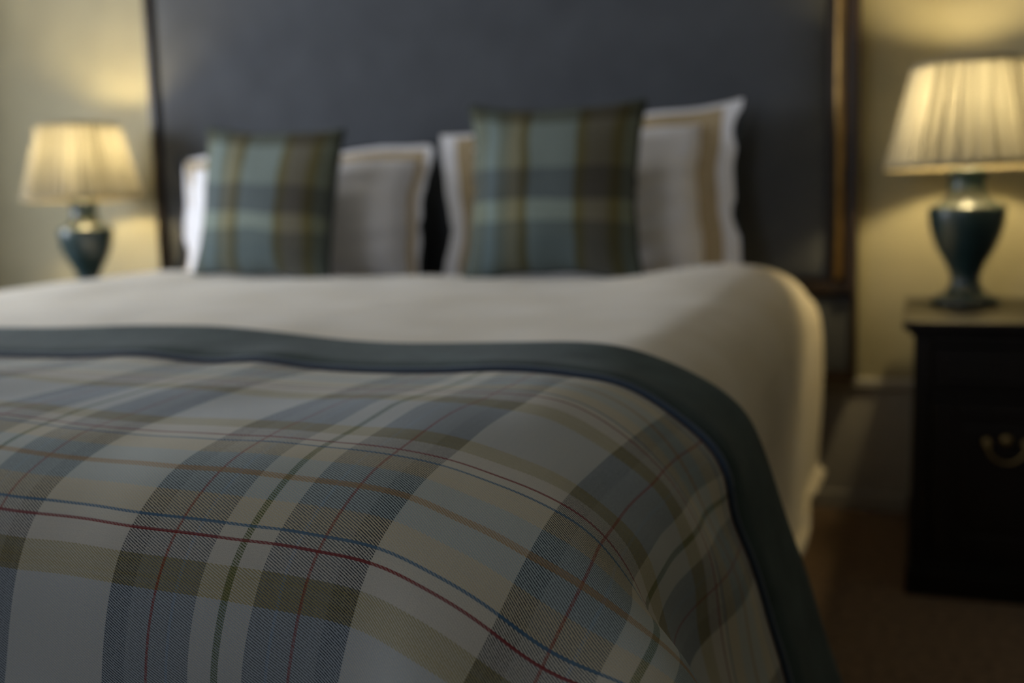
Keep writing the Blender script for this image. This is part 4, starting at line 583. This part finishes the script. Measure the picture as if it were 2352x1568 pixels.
[6640,6599,6565,6543,6530,6528,6535,6549,6569,6593,6619,6645,6666,6680,6682,6668,6632,6569,6476,6350,6189,5995,5772,5524,5257,4977,4688,4393,4096,3797,3498,3198,2898,2598,2298,1998],
[6653,6608,6571,6544,6528,6523,6527,6541,6561,6586,6613,6639,6662,6677,6680,6666,6631,6569,6476,6349,6188,5994,5770,5521,5253,4972,4682,4387,4089,3790,3490,3191,2891,2591,2291,1991],
[6656,6613,6575,6545,6526,6518,6520,6532,6552,6578,6606,6634,6657,6673,6677,6664,6629,6567,6474,6348,6186,5991,5767,5517,5248,4967,4676,4381,4083,3783,3484,3184,2884,2584,2284,1984],
[6657,6616,6577,6545,6523,6512,6513,6524,6544,6570,6599,6628,6652,6669,6673,6660,6626,6564,6472,6345,6184,5988,5763,5513,5244,4961,4670,4374,4076,3777,3477,3177,2877,2577,2277,1977],
[6661,6619,6579,6545,6520,6506,6504,6514,6535,6562,6592,6621,6647,6664,6668,6656,6622,6561,6468,6342,6180,5985,5759,5508,5239,4956,4664,4368,4070,3771,3471,3171,2871,2571,2271,1971],
[6669,6625,6582,6546,6516,6498,6494,6505,6526,6555,6585,6615,6641,6658,6663,6651,6617,6556,6463,6337,6175,5980,5754,5503,5233,4950,4659,4363,4064,3765,3465,3165,2865,2565,2265,1965],
[6680,6633,6588,6547,6514,6492,6486,6497,6519,6548,6579,6609,6635,6652,6657,6645,6611,6549,6457,6331,6169,5974,5748,5498,5228,4945,4653,4357,4059,3759,3460,3160,2860,2560,2260,1960],
[6695,6644,6595,6551,6515,6491,6483,6493,6514,6542,6573,6603,6629,6646,6650,6638,6603,6542,6450,6324,6162,5967,5742,5492,5222,4939,4648,4352,4054,3754,3454,3155,2855,2555,2255,1955],
[6713,6656,6603,6557,6520,6495,6486,6492,6511,6538,6567,6597,6622,6638,6642,6629,6595,6533,6441,6315,6154,5960,5735,5485,5217,4934,4643,4347,4049,3749,3450,3150,2850,2550,2250,1950],
[6729,6668,6613,6565,6526,6500,6489,6493,6509,6534,6562,6590,6614,6629,6633,6619,6584,6523,6431,6306,6145,5951,5728,5479,5210,4929,4638,4342,4044,3745,3445,3145,2845,2545,2245,1945],
[6737,6678,6623,6575,6535,6506,6493,6495,6510,6532,6557,6582,6604,6619,6621,6607,6572,6511,6420,6295,6135,5942,5719,5471,5204,4923,4633,4338,4040,3741,3441,3141,2841,2541,2241,1941],
[6739,6684,6633,6586,6546,6515,6499,6500,6512,6530,6551,6574,6593,6606,6607,6593,6559,6498,6408,6283,6124,5932,5710,5463,5197,4917,4628,4333,4036,3737,3437,3137,2837,2537,2237,1937],
[6741,6689,6640,6597,6560,6532,6515,6511,6516,6528,6545,6563,6579,6589,6590,6576,6543,6484,6395,6272,6113,5921,5700,5454,5189,4910,4622,4328,4031,3732,3433,3133,2833,2533,2233,1933],
[6744,6693,6645,6605,6574,6552,6535,6525,6522,6526,6537,6551,6563,6569,6568,6556,6525,6469,6383,6260,6102,5910,5689,5444,5180,4903,4616,4323,4027,3728,3429,3129,2829,2529,2229,1929],
[6748,6694,6646,6609,6584,6568,6554,6537,6526,6524,6528,6535,6542,6545,6543,6532,6506,6455,6371,6250,6091,5898,5677,5432,5170,4894,4609,4317,4021,3723,3424,3124,2824,2524,2224,1924],
[6743,6689,6643,6607,6584,6573,6563,6542,6528,6521,6520,6520,6521,6520,6515,6506,6487,6444,6363,6241,6080,5886,5664,5420,5159,4885,4600,4310,4014,3717,3418,3118,2818,2518,2219,1919],
[6726,6680,6636,6600,6573,6556,6545,6533,6525,6519,6514,6507,6502,6498,6490,6481,6474,6437,6358,6233,6070,5874,5651,5407,5146,4873,4590,4300,4006,3709,3410,3111,2811,2511,2212,1912],
[6705,6665,6627,6590,6558,6532,6519,6519,6521,6519,6511,6499,6490,6485,6480,6476,6473,6437,6355,6228,6062,5863,5638,5392,5132,4859,4577,4288,3994,3698,3400,3101,2802,2502,2203,1903],
[6681,6648,6614,6581,6547,6514,6498,6508,6518,6519,6513,6501,6490,6482,6480,6483,6478,6438,6354,6227,6058,5854,5625,5377,5114,4841,4559,4271,3979,3684,3386,3088,2789,2490,2191,1892],
[6655,6627,6600,6573,6545,6519,6504,6511,6519,6520,6516,6507,6495,6484,6477,6475,6467,6428,6353,6230,6058,5848,5613,5360,5094,4818,4536,4249,3958,3665,3369,3072,2774,2475,2176,1878],
[6627,6604,6582,6564,6551,6542,6534,6526,6523,6522,6520,6514,6503,6488,6471,6452,6448,6411,6354,6240,6060,5844,5600,5340,5068,4790,4507,4221,3932,3641,3347,3052,2755,2457,2159,1861],
[6599,6581,6564,6552,6550,6558,6558,6538,6526,6523,6523,6520,6509,6492,6472,6453,6429,6400,6348,6235,6060,5836,5585,5317,5038,4756,4472,4188,3902,3614,3323,3029,2734,2437,2139,1841],
[6575,6561,6547,6537,6534,6537,6538,6530,6525,6524,6525,6523,6512,6491,6468,6448,6424,6405,6339,6218,6060,5820,5565,5291,5007,4720,4436,4153,3871,3587,3298,3006,2711,2415,2118,1820],
[6559,6546,6533,6521,6511,6502,6501,6512,6518,6521,6523,6523,6510,6483,6455,6433,6421,6397,6324,6207,6054,5810,5549,5269,4982,4692,4406,4125,3845,3562,3275,2983,2689,2393,2096,1799],
[6551,6537,6522,6507,6493,6481,6481,6496,6510,6516,6514,6506,6491,6470,6444,6418,6410,6376,6310,6210,6062,5809,5536,5256,4970,4680,4392,4108,3826,3541,3253,2962,2668,2372,2075,1778],
[6551,6533,6516,6499,6483,6471,6473,6488,6504,6510,6503,6485,6469,6460,6448,6432,6413,6377,6313,6208,6046,5822,5556,5270,4976,4681,4388,4100,3812,3524,3234,2942,2647,2352,2055,1758],
[6556,6536,6516,6497,6480,6469,6469,6485,6500,6505,6496,6477,6462,6459,6456,6447,6427,6390,6331,6219,6046,5827,5565,5278,4983,4687,4391,4097,3804,3511,3217,2923,2628,2332,2036,1739],
[6564,6543,6522,6502,6485,6474,6474,6486,6500,6504,6496,6480,6468,6465,6464,6457,6438,6395,6336,6224,6039,5821,5566,5281,4987,4690,4392,4094,3796,3499,3203,2907,2611,2315,2019,1722],
[6575,6553,6532,6512,6494,6481,6480,6491,6503,6508,6503,6493,6483,6478,6472,6462,6439,6398,6341,6220,6033,5814,5561,5277,4984,4686,4386,4086,3787,3488,3190,2893,2596,2299,2002,1706],
[6586,6564,6543,6524,6507,6494,6491,6501,6510,6514,6513,6509,6502,6491,6478,6464,6445,6415,6354,6217,6026,5810,5551,5269,4974,4676,4376,4076,3776,3476,3177,2879,2581,2284,1987,1690],
[6597,6575,6554,6537,6523,6513,6510,6516,6521,6523,6523,6521,6516,6500,6478,6457,6440,6415,6351,6211,6019,5797,5549,5265,4967,4666,4365,4065,3765,3464,3164,2865,2567,2269,1971,1674],
[6609,6585,6563,6545,6535,6534,6536,6536,6535,6533,6528,6523,6517,6502,6477,6448,6427,6400,6330,6190,6003,5785,5538,5252,4956,4654,4353,4053,3752,3451,3151,2851,2552,2254,1955,1657],
[6624,6595,6567,6547,6538,6543,6553,6553,6551,6543,6530,6517,6511,6498,6479,6455,6425,6386,6312,6176,5998,5785,5499,5221,4933,4634,4335,4036,3736,3436,3136,2836,2537,2238,1939,1641],
[6636,6600,6565,6539,6527,6530,6545,6561,6566,6553,6528,6504,6498,6482,6470,6451,6404,6360,6299,6164,5966,5756,5488,5202,4912,4614,4316,4017,3719,3420,3120,2821,2522,2223,1924,1625],
[6639,6593,6552,6521,6505,6507,6526,6554,6575,6565,6529,6481,6456,6446,6429,6404,6366,6322,6265,6136,5956,5722,5454,5172,4886,4593,4297,4000,3703,3405,3107,2808,2509,2210,1911,1611],
[6613,6566,6522,6488,6473,6476,6495,6524,6547,6544,6514,6473,6432,6400,6372,6343,6316,6273,6196,6071,5905,5676,5416,5145,4866,4579,4284,3987,3691,3394,3097,2798,2499,2200,1900,1600],
[6547,6510,6469,6434,6419,6438,6464,6464,6474,6471,6448,6415,6376,6333,6303,6273,6249,6212,6107,5972,5807,5609,5382,5131,4859,4572,4276,3978,3682,3386,3089,2791,2491,2192,1892,1592],
[6450,6425,6390,6353,6329,6334,6349,6348,6354,6347,6322,6284,6251,6229,6213,6200,6184,6133,6034,5883,5697,5501,5306,5098,4848,4566,4270,3971,3674,3378,3081,2783,2485,2185,1885,1585],
[6340,6314,6280,6240,6203,6180,6175,6180,6185,6175,6156,6131,6112,6093,6083,6086,6084,6032,5912,5745,5553,5342,5179,5024,4819,4554,4264,3965,3667,3370,3074,2776,2477,2178,1878,1578],
[6219,6174,6130,6086,6045,6006,5982,5975,5967,5961,5963,5949,5936,5924,5907,5898,5927,5893,5796,5609,5367,5148,5043,4935,4769,4532,4254,3960,3662,3364,3066,2768,2469,2170,1870,1570],
[6067,5997,5937,5888,5844,5805,5768,5735,5711,5715,5736,5737,5724,5716,5711,5710,5693,5656,5619,5460,5228,5017,4928,4839,4697,4490,4233,3950,3655,3358,3059,2761,2462,2163,1863,1563],
[5863,5774,5705,5648,5593,5525,5465,5457,5432,5456,5483,5471,5439,5453,5470,5457,5381,5404,5402,5303,5156,4983,4856,4745,4609,4424,4193,3928,3644,3351,3054,2756,2457,2158,1858,1558],
[5585,5509,5443,5380,5312,5226,5157,5166,5154,5191,5210,5187,5150,5165,5178,5161,5078,5143,5182,5140,5042,4908,4778,4651,4510,4339,4130,3888,3620,3337,3046,2751,2453,2155,1856,1557],
[5295,5228,5165,5102,5035,4963,4909,4900,4905,4920,4920,4900,4877,4874,4878,4864,4842,4892,4936,4925,4864,4771,4661,4538,4398,4236,4046,3825,3578,3311,3031,2742,2449,2154,1857,1559],
[5003,4941,4881,4819,4755,4696,4658,4644,4640,4635,4625,4608,4589,4580,4581,4581,4591,4627,4656,4659,4633,4579,4499,4394,4266,4116,3941,3739,3513,3265,3000,2723,2439,2149,1857,1563],
[4712,4654,4594,4534,4475,4427,4396,4372,4357,4344,4331,4315,4298,4289,4293,4302,4318,4344,4365,4374,4369,4344,4294,4216,4109,3975,3816,3632,3424,3196,2949,2688,2415,2136,1851,1564],
[4424,4366,4307,4250,4195,4151,4118,4088,4067,4052,4037,4023,4011,4003,4008,4018,4032,4051,4069,4082,4087,4081,4056,4006,3924,3811,3670,3503,3313,3103,2874,2630,2373,2106,1833,1556],
[4140,4080,4022,3967,3915,3872,3836,3802,3777,3759,3744,3731,3722,3718,3721,3729,3739,3754,3771,3785,3796,3801,3795,3768,3712,3623,3502,3354,3181,2988,2776,2549,2308,2057,1797,1534],
[3855,3792,3736,3683,3635,3593,3555,3516,3488,3467,3453,3442,3435,3431,3432,3436,3443,3456,3471,3487,3501,3513,3519,3510,3477,3413,3314,3185,3030,2852,2656,2444,2219,1983,1739,1490],
[3558,3502,3449,3397,3350,3310,3271,3231,3200,3179,3164,3154,3147,3142,3140,3141,3146,3157,3172,3187,3204,3220,3234,3239,3225,3183,3107,2998,2860,2698,2516,2318,2108,1887,1658,1424],
[3258,3210,3159,3109,3062,3020,2981,2943,2914,2892,2878,2867,2859,2852,2847,2846,2849,2859,2872,2888,2906,2925,2945,2960,2960,2937,2883,2794,2674,2527,2359,2175,1977,1769,1555,1337],
[2961,2919,2870,2819,2772,2729,2690,2655,2627,2606,2591,2580,2570,2561,2554,2551,2552,2560,2573,2589,2608,2630,2653,2675,2687,2680,2644,2576,2473,2342,2188,2016,1830,1636,1435,1231],
[2675,2630,2580,2529,2481,2438,2400,2366,2340,2320,2304,2292,2280,2269,2261,2256,2256,2262,2274,2290,2310,2334,2360,2387,2408,2414,2395,2345,2260,2145,2005,1845,1672,1490,1303,1115],
[2389,2342,2291,2239,2191,2147,2110,2077,2052,2032,2017,2003,1990,1977,1967,1961,1960,1965,1976,1992,2013,2038,2067,2098,2126,2142,2137,2104,2037,1938,1812,1665,1505,1337,1165,992],
[2103,2055,2003,1950,1901,1858,1820,1788,1763,1744,1728,1713,1699,1686,1674,1666,1664,1669,1679,1695,1716,1743,1774,1808,1841,1866,1874,1855,1805,1722,1611,1479,1333,1180,1024,869],
[1816,1768,1716,1662,1612,1568,1530,1499,1474,1455,1439,1424,1408,1394,1381,1372,1369,1372,1382,1398,1420,1447,1480,1517,1555,1588,1607,1603,1568,1502,1407,1290,1159,1022,884,746]]]
def throw_grid():
    return np.array(DRAPE).transpose(1, 2, 0)/10000.0
def bspline_eval(G, ts, axis):
    """uniform cubic B-spline along an axis at grid positions ts (ends repeated linearly)"""
    G = np.moveaxis(G, axis, 0)
    G = np.concatenate([2*G[:1]-G[1:2], G, 2*G[-1:]-G[-2:-1]], 0)
    out = []
    for t in ts:
        i = min(int(math.floor(t)), G.shape[0]-4); f = t-i
        w_ = ((1-f)**3/6, (3*f**3-6*f**2+4)/6, (-3*f**3+3*f**2+3*f+1)/6, f**3/6)
        out.append(sum(w_[k]*G[i+k] for k in range(4)))
    return np.moveaxis(np.array(out), 0, axis)
G = throw_grid()
def throw_piece(u_idx, v_idx):
    Q = bspline_eval(bspline_eval(G, u_idx, 0), v_idx, 1)
    uv = np.stack(np.meshgrid(U0+np.array(u_idx)*H0, V0+np.array(v_idx)*H0, indexing='ij'), -1)
    return Q, uv
HEM = (-.385-V0)/H0
ui = np.linspace(0, NU-1, (NU-1)*3+1)
throw = thing('bed_throw', 'tartan wool throw with teal velvet border, spread over the foot of the bed', 'throw', (-1.2, .9, .65))
Q, uv = throw_piece(ui, np.linspace(HEM, NV-1, 92))
pl = obj('plaid_panel', grid_mesh('plaid_panel', Q, uv, flip=True), M['twill'])
m_ = pl.modifiers.new('thickness', 'SOLIDIFY'); m_.thickness = .004; m_.offset = -1
W('', pl, t=throw)
Qb, uvb = throw_piece(ui, np.linspace(0, HEM, 22))
# the border is padded: lift it along its normal with a soft cross-section
du = np.gradient(Qb, axis=0); dvv = np.gradient(Qb, axis=1); nn = np.cross(dvv, du); nn /= np.linalg.norm(nn, axis=-1, keepdims=True)
if nn[100, 5, 2] < 0: nn = -nn
tt = np.linspace(0, 1, 22)
lift = .010*np.clip(np.minimum(tt, 1-tt)*7, 0, 1)**.5
Qb = Qb + nn*lift[None, :, None]
bo = obj('velvet_border', grid_mesh('velvet_border', Qb, uvb, flip=True), M['teal'])
m_ = bo.modifiers.new('thickness', 'SOLIDIFY'); m_.thickness = .006; m_.offset = -1
W('', bo, t=throw); bo['label'] = 'dark teal velvet border along the edge of the throw'
line = Qb[:, -1] + nn[:, -1]*.003
W('', obj('piping', tube_mesh('piping', line, .0042), M['piping']), t=throw)

# ------------------------------------------------------------------ pillows and cushions
def pinch(a, b, w_, h_, conc, corner):
    """outline with bowed-in sides and pulled corners; a, b in -1..1"""
    x = a*(w_/2)*(1 - conc*(1-b*b)) ; z = b*(h_/2)*(1 - conc*(1-a*a))
    return x*(1+corner*(a*a*b*b)), z*(1+corner*(a*a*b*b))
def shell(a, b, T, p=2.4, e=.42): return T*max(0., (1-abs(a)**p)*(1-abs(b)**p))**e
def pillow_place(o, loc, tilt, roll, yaw):
    o.location = loc; o.rotation_euler = (-tilt, roll, yaw)      # leans back towards the headboard
def lin(n):
    a = np.linspace(-1, 1, n); return np.sign(a)*(1-(1-abs(a))**1.5)
def cushion(label, loc, w_, h_, tilt, roll, yaw, seed):
    t = thing('tartan_cushion', label, 'cushion', loc, group='tartan cushions leaning on the pillows')
    rnd = Vector((seed*7.1, seed*3.3, 0)); n = 41; A = lin(n)
    def surf(sgn, T):
        P = np.zeros((n, n, 3)); UV = np.zeros((n, n, 2))
        for i, a in enumerate(A):
            for j, b in enumerate(A):
                x, z = pinch(a, b, w_, h_, .055, .05)
                th = shell(a, b, T) * (1 + .10*noise.noise(Vector((a*1.6, b*1.6, 0)) + rnd))
                x += .006*noise.noise(Vector((a*3, b*3, 5)) + rnd); z += .008*noise.noise(Vector((a*2, b*2, 9)) + rnd)
                P[i, j] = (x, sgn*th, z + h_/2); UV[i, j] = ((a+1)/2, (b+1)/2)
        return P, UV
    P, UV = surf(-1, .060); obj('front', grid_mesh('front', P, UV), M['cushion'], t)
    Pb, _ = surf(1, .105); bk = obj('back', grid_mesh('back', Pb, flip=True), M['teal_dark'], t); bk['label'] = 'dark teal back'
    rim = [P[i, 0] for i in range(n)] + [P[-1, j] for j in range(1, n)] + [P[i, -1] for i in range(n-2, -1, -1)] + [P[0, j] for j in range(n-2, 0, -1)]
    obj('piping', tube_mesh('piping', rim, .0055, closed=True), M['teal_dark'], t)
    t.rotation_euler = (-tilt, roll, yaw); return t
def oxford(label, loc, w_, h_, tilt, roll, yaw, seed, fx, fz, bx, bz, T=.085, TB=.10):
    t = thing('bed_pillow', label, 'pillow', loc, group='white pillows with tan band propped on the headboard')
    rnd = Vector((seed*5.7, 2.2, seed)); n = 61; A = np.linspace(-1, 1, n)
    aw, ah = 1-2*fx/w_, 1-2*fz/h_       # where the flange starts
    def pt(a, b, sgn, T):
        x, z = pinch(a, b, w_, h_, .03, .05)
        ca, cb = min(1, abs(a)/aw), min(1, abs(b)/ah)
        th = T*max(0., (1-ca**2.2)*(1-cb**2.2))**.40 + (.004 if sgn < 0 else .012)*(1-abs(a)**8)*(1-abs(b)**8)
        wv = .010*noise.noise(Vector((a*2.0, b*2.0, sgn)) + rnd)
        cr = .016*noise.noise(Vector((a*2.2+b*1.5, b*4.2-a*2, 3)) + rnd)*(1 if th > .03 else .3)
        return (x + .012*noise.noise(Vector((b*2.6, a*.6, 2)) + rnd), sgn*th + wv*max(abs(a), abs(b))**3 + cr, z + h_/2 + .012*noise.noise(Vector((a*2.2, b*.5, 8)) + rnd))
    def piece(name, mat, A_, B_, sgn, T, hole=None, flip=False):
        P = np.array([[pt(a, b, sgn, T) for b in B_] for a in A_])
        me = grid_mesh(name, P, flip=flip)
        if hole:
            bm = bmesh.new(); bm.from_mesh(me); bm.faces.ensure_lookup_table(); m2 = len(B_)-1
            kill = []
            for k, f in enumerate(bm.faces):
                i, j = divmod(k, m2); a = (A_[i]+A_[i+1])/2; b = (B_[j]+B_[j+1])/2
                if abs(a) < hole[0] and abs(b) < hole[1]: kill.append(f)
            bmesh.ops.delete(bm, geom=kill, context='FACES'); bm.to_mesh(me); bm.free()
        return obj(name, me, mat, t)
    def brk(lim):  # samples with breaks at the given limits
        s = sorted(set([round(float(x), 5) for x in np.linspace(-lim[0], lim[0], 37)] + [round(sg*x, 5) for x in np.linspace(lim[0], lim[-1], 7) for sg in (-1, 1)])); return np.array(s)
    ia, ib = aw, ah; oa, ob = aw+2*bx/w_, ah+2*bz/h_
    piece('pillow_front', M['white'], np.linspace(-ia, ia, 45), np.linspace(-ib, ib, 37), -1, T)
    tb = piece('tan_band', M['tan'], brk((ia, oa)), brk((ib, ob)), -1, T, hole=(ia, ib)); tb['label'] = 'tan stitched band around the pillow'
    piece('flange', M['white'], brk((oa, 1)), brk((ob, 1)), -1, T, hole=(oa, ob))
    k = piece('pillow_back', M['navy'], np.linspace(-1.012, 1.012, 49), np.linspace(-1.012, 1.012, 41), 1, TB, flip=True); k['label'] = 'near-black pillow back'
    t.rotation_euler = (-tilt, roll, yaw); return t
oxford('white pillow with tan band behind the left tartan cushion', (-1.725, 2.67, .590), .83, .445, R(10), R(0), R(2), 1, .045, .038, .024, .024, .13, .10)
oxford('taller white pillow with tan band behind the right tartan cushion', (-.815, 2.655, .590), .82, .49, R(11), R(-3.5), R(0), 2, .095, .040, .052, .030)
cushion('tartan cushion nearest the left lamp, dark teal back', (-1.672, 2.42, .674), .425, .40, R(9), R(3.5), R(-2), 1)
cushion('tartan cushion on the right half of the bed, left of the gilt frame', (-.832, 2.42, .674), .425, .42, R(10), R(.5), R(4), 2)

# ------------------------------------------------------------------ bedside cabinets
def cabinet(label, x0, mirrorx=False):
    w_, yf, yb, zt = .40, 2.31, 2.88, .587
    cx = x0 + w_/2
    t = thing('bedside_cabinet', label, 'bedside cabinet', (cx, (yf+yb)/2, 0), group='black bedside cabinets')
    x1 = x0+w_
    W('', box('top', [(x0-.022, x1+.022, yf-.022, yb, .569, zt), (x0-.010, x1+.010, yf-.010, yb, .557, .569)], M['black_wood'], bev=.004, seg=3), t=t)
    W('', box('carcass', [(x0, x0+.02, yf+.004, yb, .07, .557), (x1-.02, x1, yf+.004, yb, .07, .557), (x0+.02, x1-.02, yb-.02, yb, .07, .557), (x0+.02, x1-.02, yf+.004, yb-.02, .07, .09),
        (x0+.02, x1-.02, yf, yb-.03, .424, .440), (x0, x0+.035, yf, yf+.02, .07, .557), (x1-.035, x1, yf, yf+.02, .07, .557), (x0+.035, x1-.035, yf, yf+.02, .535, .557)], M['black_wood'], bev=.003), t=t)
    W('', box('plinth', [(x0-.008, x1+.008, yf-.008, yb, 0, .055), (x0-.003, x1+.003, yf-.003, yb, .055, .07)], M['black_wood'], bev=.004), t=t)
    dr = W('', box('drawer', [(x0+.037, x1-.037, yf+.002, yb-.05, .443, .532), (x0+.055, x1-.055, yf-.005, yf+.006, .458, .517)], M['black_wood'], bev=.004), t=t)
    d = box('door', [(x0+.037, x1-.037, yf+.002, yf+.022, .092, .421), (x0+.037, x0+.085, yf-.003, yf+.01, .092, .421), (x1-.085, x1-.037, yf-.003, yf+.01, .092, .421),
        (x0+.085, x1-.085, yf-.003, yf+.01, .385, .421), (x0+.085, x1-.085, yf-.003, yf+.01, .092, .14), (x0+.10, x1-.10, yf-.001, yf+.012, .155, .370)], M['black_wood'], bev=.004)
    W('', d, t=t)
    # brass swan-neck pull: three rosettes and a hanging bail
    def pull(cx_, z_):
        bm = bmesh.new()
        for dx, rr in ((-.036, .010), (.036, .010), (0, .012)):
            r_ = bmesh.ops.create_uvsphere(bm, u_segments=16, v_segments=10, radius=rr)
            for v in r_['verts']: v.co = Vector((cx_+dx+v.co.x, yf-.006+v.co.y*.7, z_+(.006 if dx == 0 else 0)+v.co.z))
        me = bpy.data.meshes.new('handle'); bm.to_mesh(me); bm.free()
        h = obj('handle', me, M['brass']); h['label'] = 'small brass drop handle'
        h.parent = d
        pts = [(cx_+.036*math.cos(a), yf-.014-.006*abs(math.sin(a)), z_-.038*math.sin(a)**1) for a in np.linspace(0, math.pi, 17)]
        b = obj('bail', tube_mesh('bail', pts, .0032), M['brass'])
        # joined so that the door's handle is one part
        bm = bmesh.new(); bm.from_mesh(h.data); bm.from_mesh(b.data); bm.to_mesh(h.data); bm.free()
        for p in h.data.polygons: p.use_smooth = True
        bpy.data.objects.remove(b)
    pull(cx-.02, .338)
    return t
cabinet('black wooden bedside cabinet with brass drop handle, right of the bed', 0.0)
cabinet('dark bedside cabinet left of the bed, mostly hidden by the duvet', -2.80)

# ------------------------------------------------------------------ lamps
def lamp(label, x, y, seed):
    z0 = .587
    t = thing('table_lamp', label, 'table lamp', (x, y, z0), group='lit table lamps on the bedside cabinets')
    L = [(0.0, 0), (.070, 0), (.077, .004), (.078, .012), (.073, .018), (.062, .022), (.050, .028), (.040, .036), (.034, .048), (.032, .060), (.034, .074), (.041, .092),
         (.054, .115), (.067, .140), (.077, .168), (.083, .195), (.085, .217), (.0845, .226), (.080, .231), (.066, .237), (.054, .245), (.046, .256), (.041, .268), (.039, .285), (.041, .300), (.045, .308), (.045, .316), (.030, .320), (0, .320)]
    obj('lamp_body', lathe('lamp_body', L, M['ceramic'], None, 72).data, None, t) if False else None
    b = lathe('lamp_body', L, M['ceramic'], t, 72)
    lathe('lamp_stem', [(0, .318), (.007, .318), (.007, .400), (.016, .404), (.016, .430), (0, .430)], M['brass'], t, 20)
    zb = .462
    bl = lathe('bulb', [(.0, zb-.034), (.012, zb-.032), (.018, zb-.020), (.028, zb-.002), (.031, zb+.012), (.027, zb+.028), (.016, zb+.038), (0, zb+.041)], M['bulb'], t, 24); bl['label'] = 'glowing bulb'
    zs0, zs1, r0, r1 = .322, .556, .183, .121
    rnd = random.Random(seed); ph = [rnd.uniform(-.5, .5) for _ in range(4)]; NP = 46
    def pleat(a, r, z):
        k = (z-zs0)/(zs1-zs0)
        g = a*NP + 1.3*math.sin(a*3+ph[0]) + .9*math.sin(a*7+ph[1]*6)
        amp = .0050*(1+.5*math.sin(a*5+ph[2]*6))
        return r + amp*(abs(math.sin(g/2))*2-1)
    prof_ = [(r0+(r1-r0)*(i/14)**.96, zs0+(zs1-zs0)*i/14) for i in range(15)]
    sh = lathe('lamp_shade', prof_, M['shade'], t, 46*12, rfun=pleat)
    for nm, rr, za, zb_ in (('shade_trim', r0+.0045, zs0-.003, zs0+.010), ('shade_trim', r1+.003, zs1-.008, zs1+.004)):
        k = .05 if False else 0
        s0 = rr; s1 = rr - (.0055 if za < .4 else .002)
        o = lathe(nm, [(s0-.001, za), (s0+.001, za), (s1+.001, zb_), (s1-.001, zb_), (s0-.001, za)], M['trim'], t, 96)
        o.parent = sh
    # wire spider that carries the shade
    bm = bmesh.new(); me = bpy.data.meshes.new('shade_carrier')
    for k in range(3):
        a = k*2*math.pi/3+.4
        m2 = tube_mesh('w', [(.015*math.cos(a), .015*math.sin(a), .515), (.06*math.cos(a), .06*math.sin(a), .54), ((r1+.001)*math.cos(a), (r1+.001)*math.sin(a), .552)], .0014, 6); bm.from_mesh(m2)
    for (ra, za) in ((.034, .425), (.034, .50)): pass
    for s in (-1, 1):
        m2 = tube_mesh('w', [(0, .008*s, .425), (0, .036*s, .435), (0, .042*s, .47), (0, .030*s, .505), (0, .004*s, .517)], .0014, 6); bm.from_mesh(m2)
    bm.to_mesh(me); bm.free(); obj('shade_carrier', me, M['brass'], t)
    return t
lamp('lit pleated-shade lamp with teal urn base on the black cabinet at the right', .110, 2.69, 3)
lamp('lit pleated-shade lamp with teal urn base, left of the bed', -2.520, 2.69, 8)
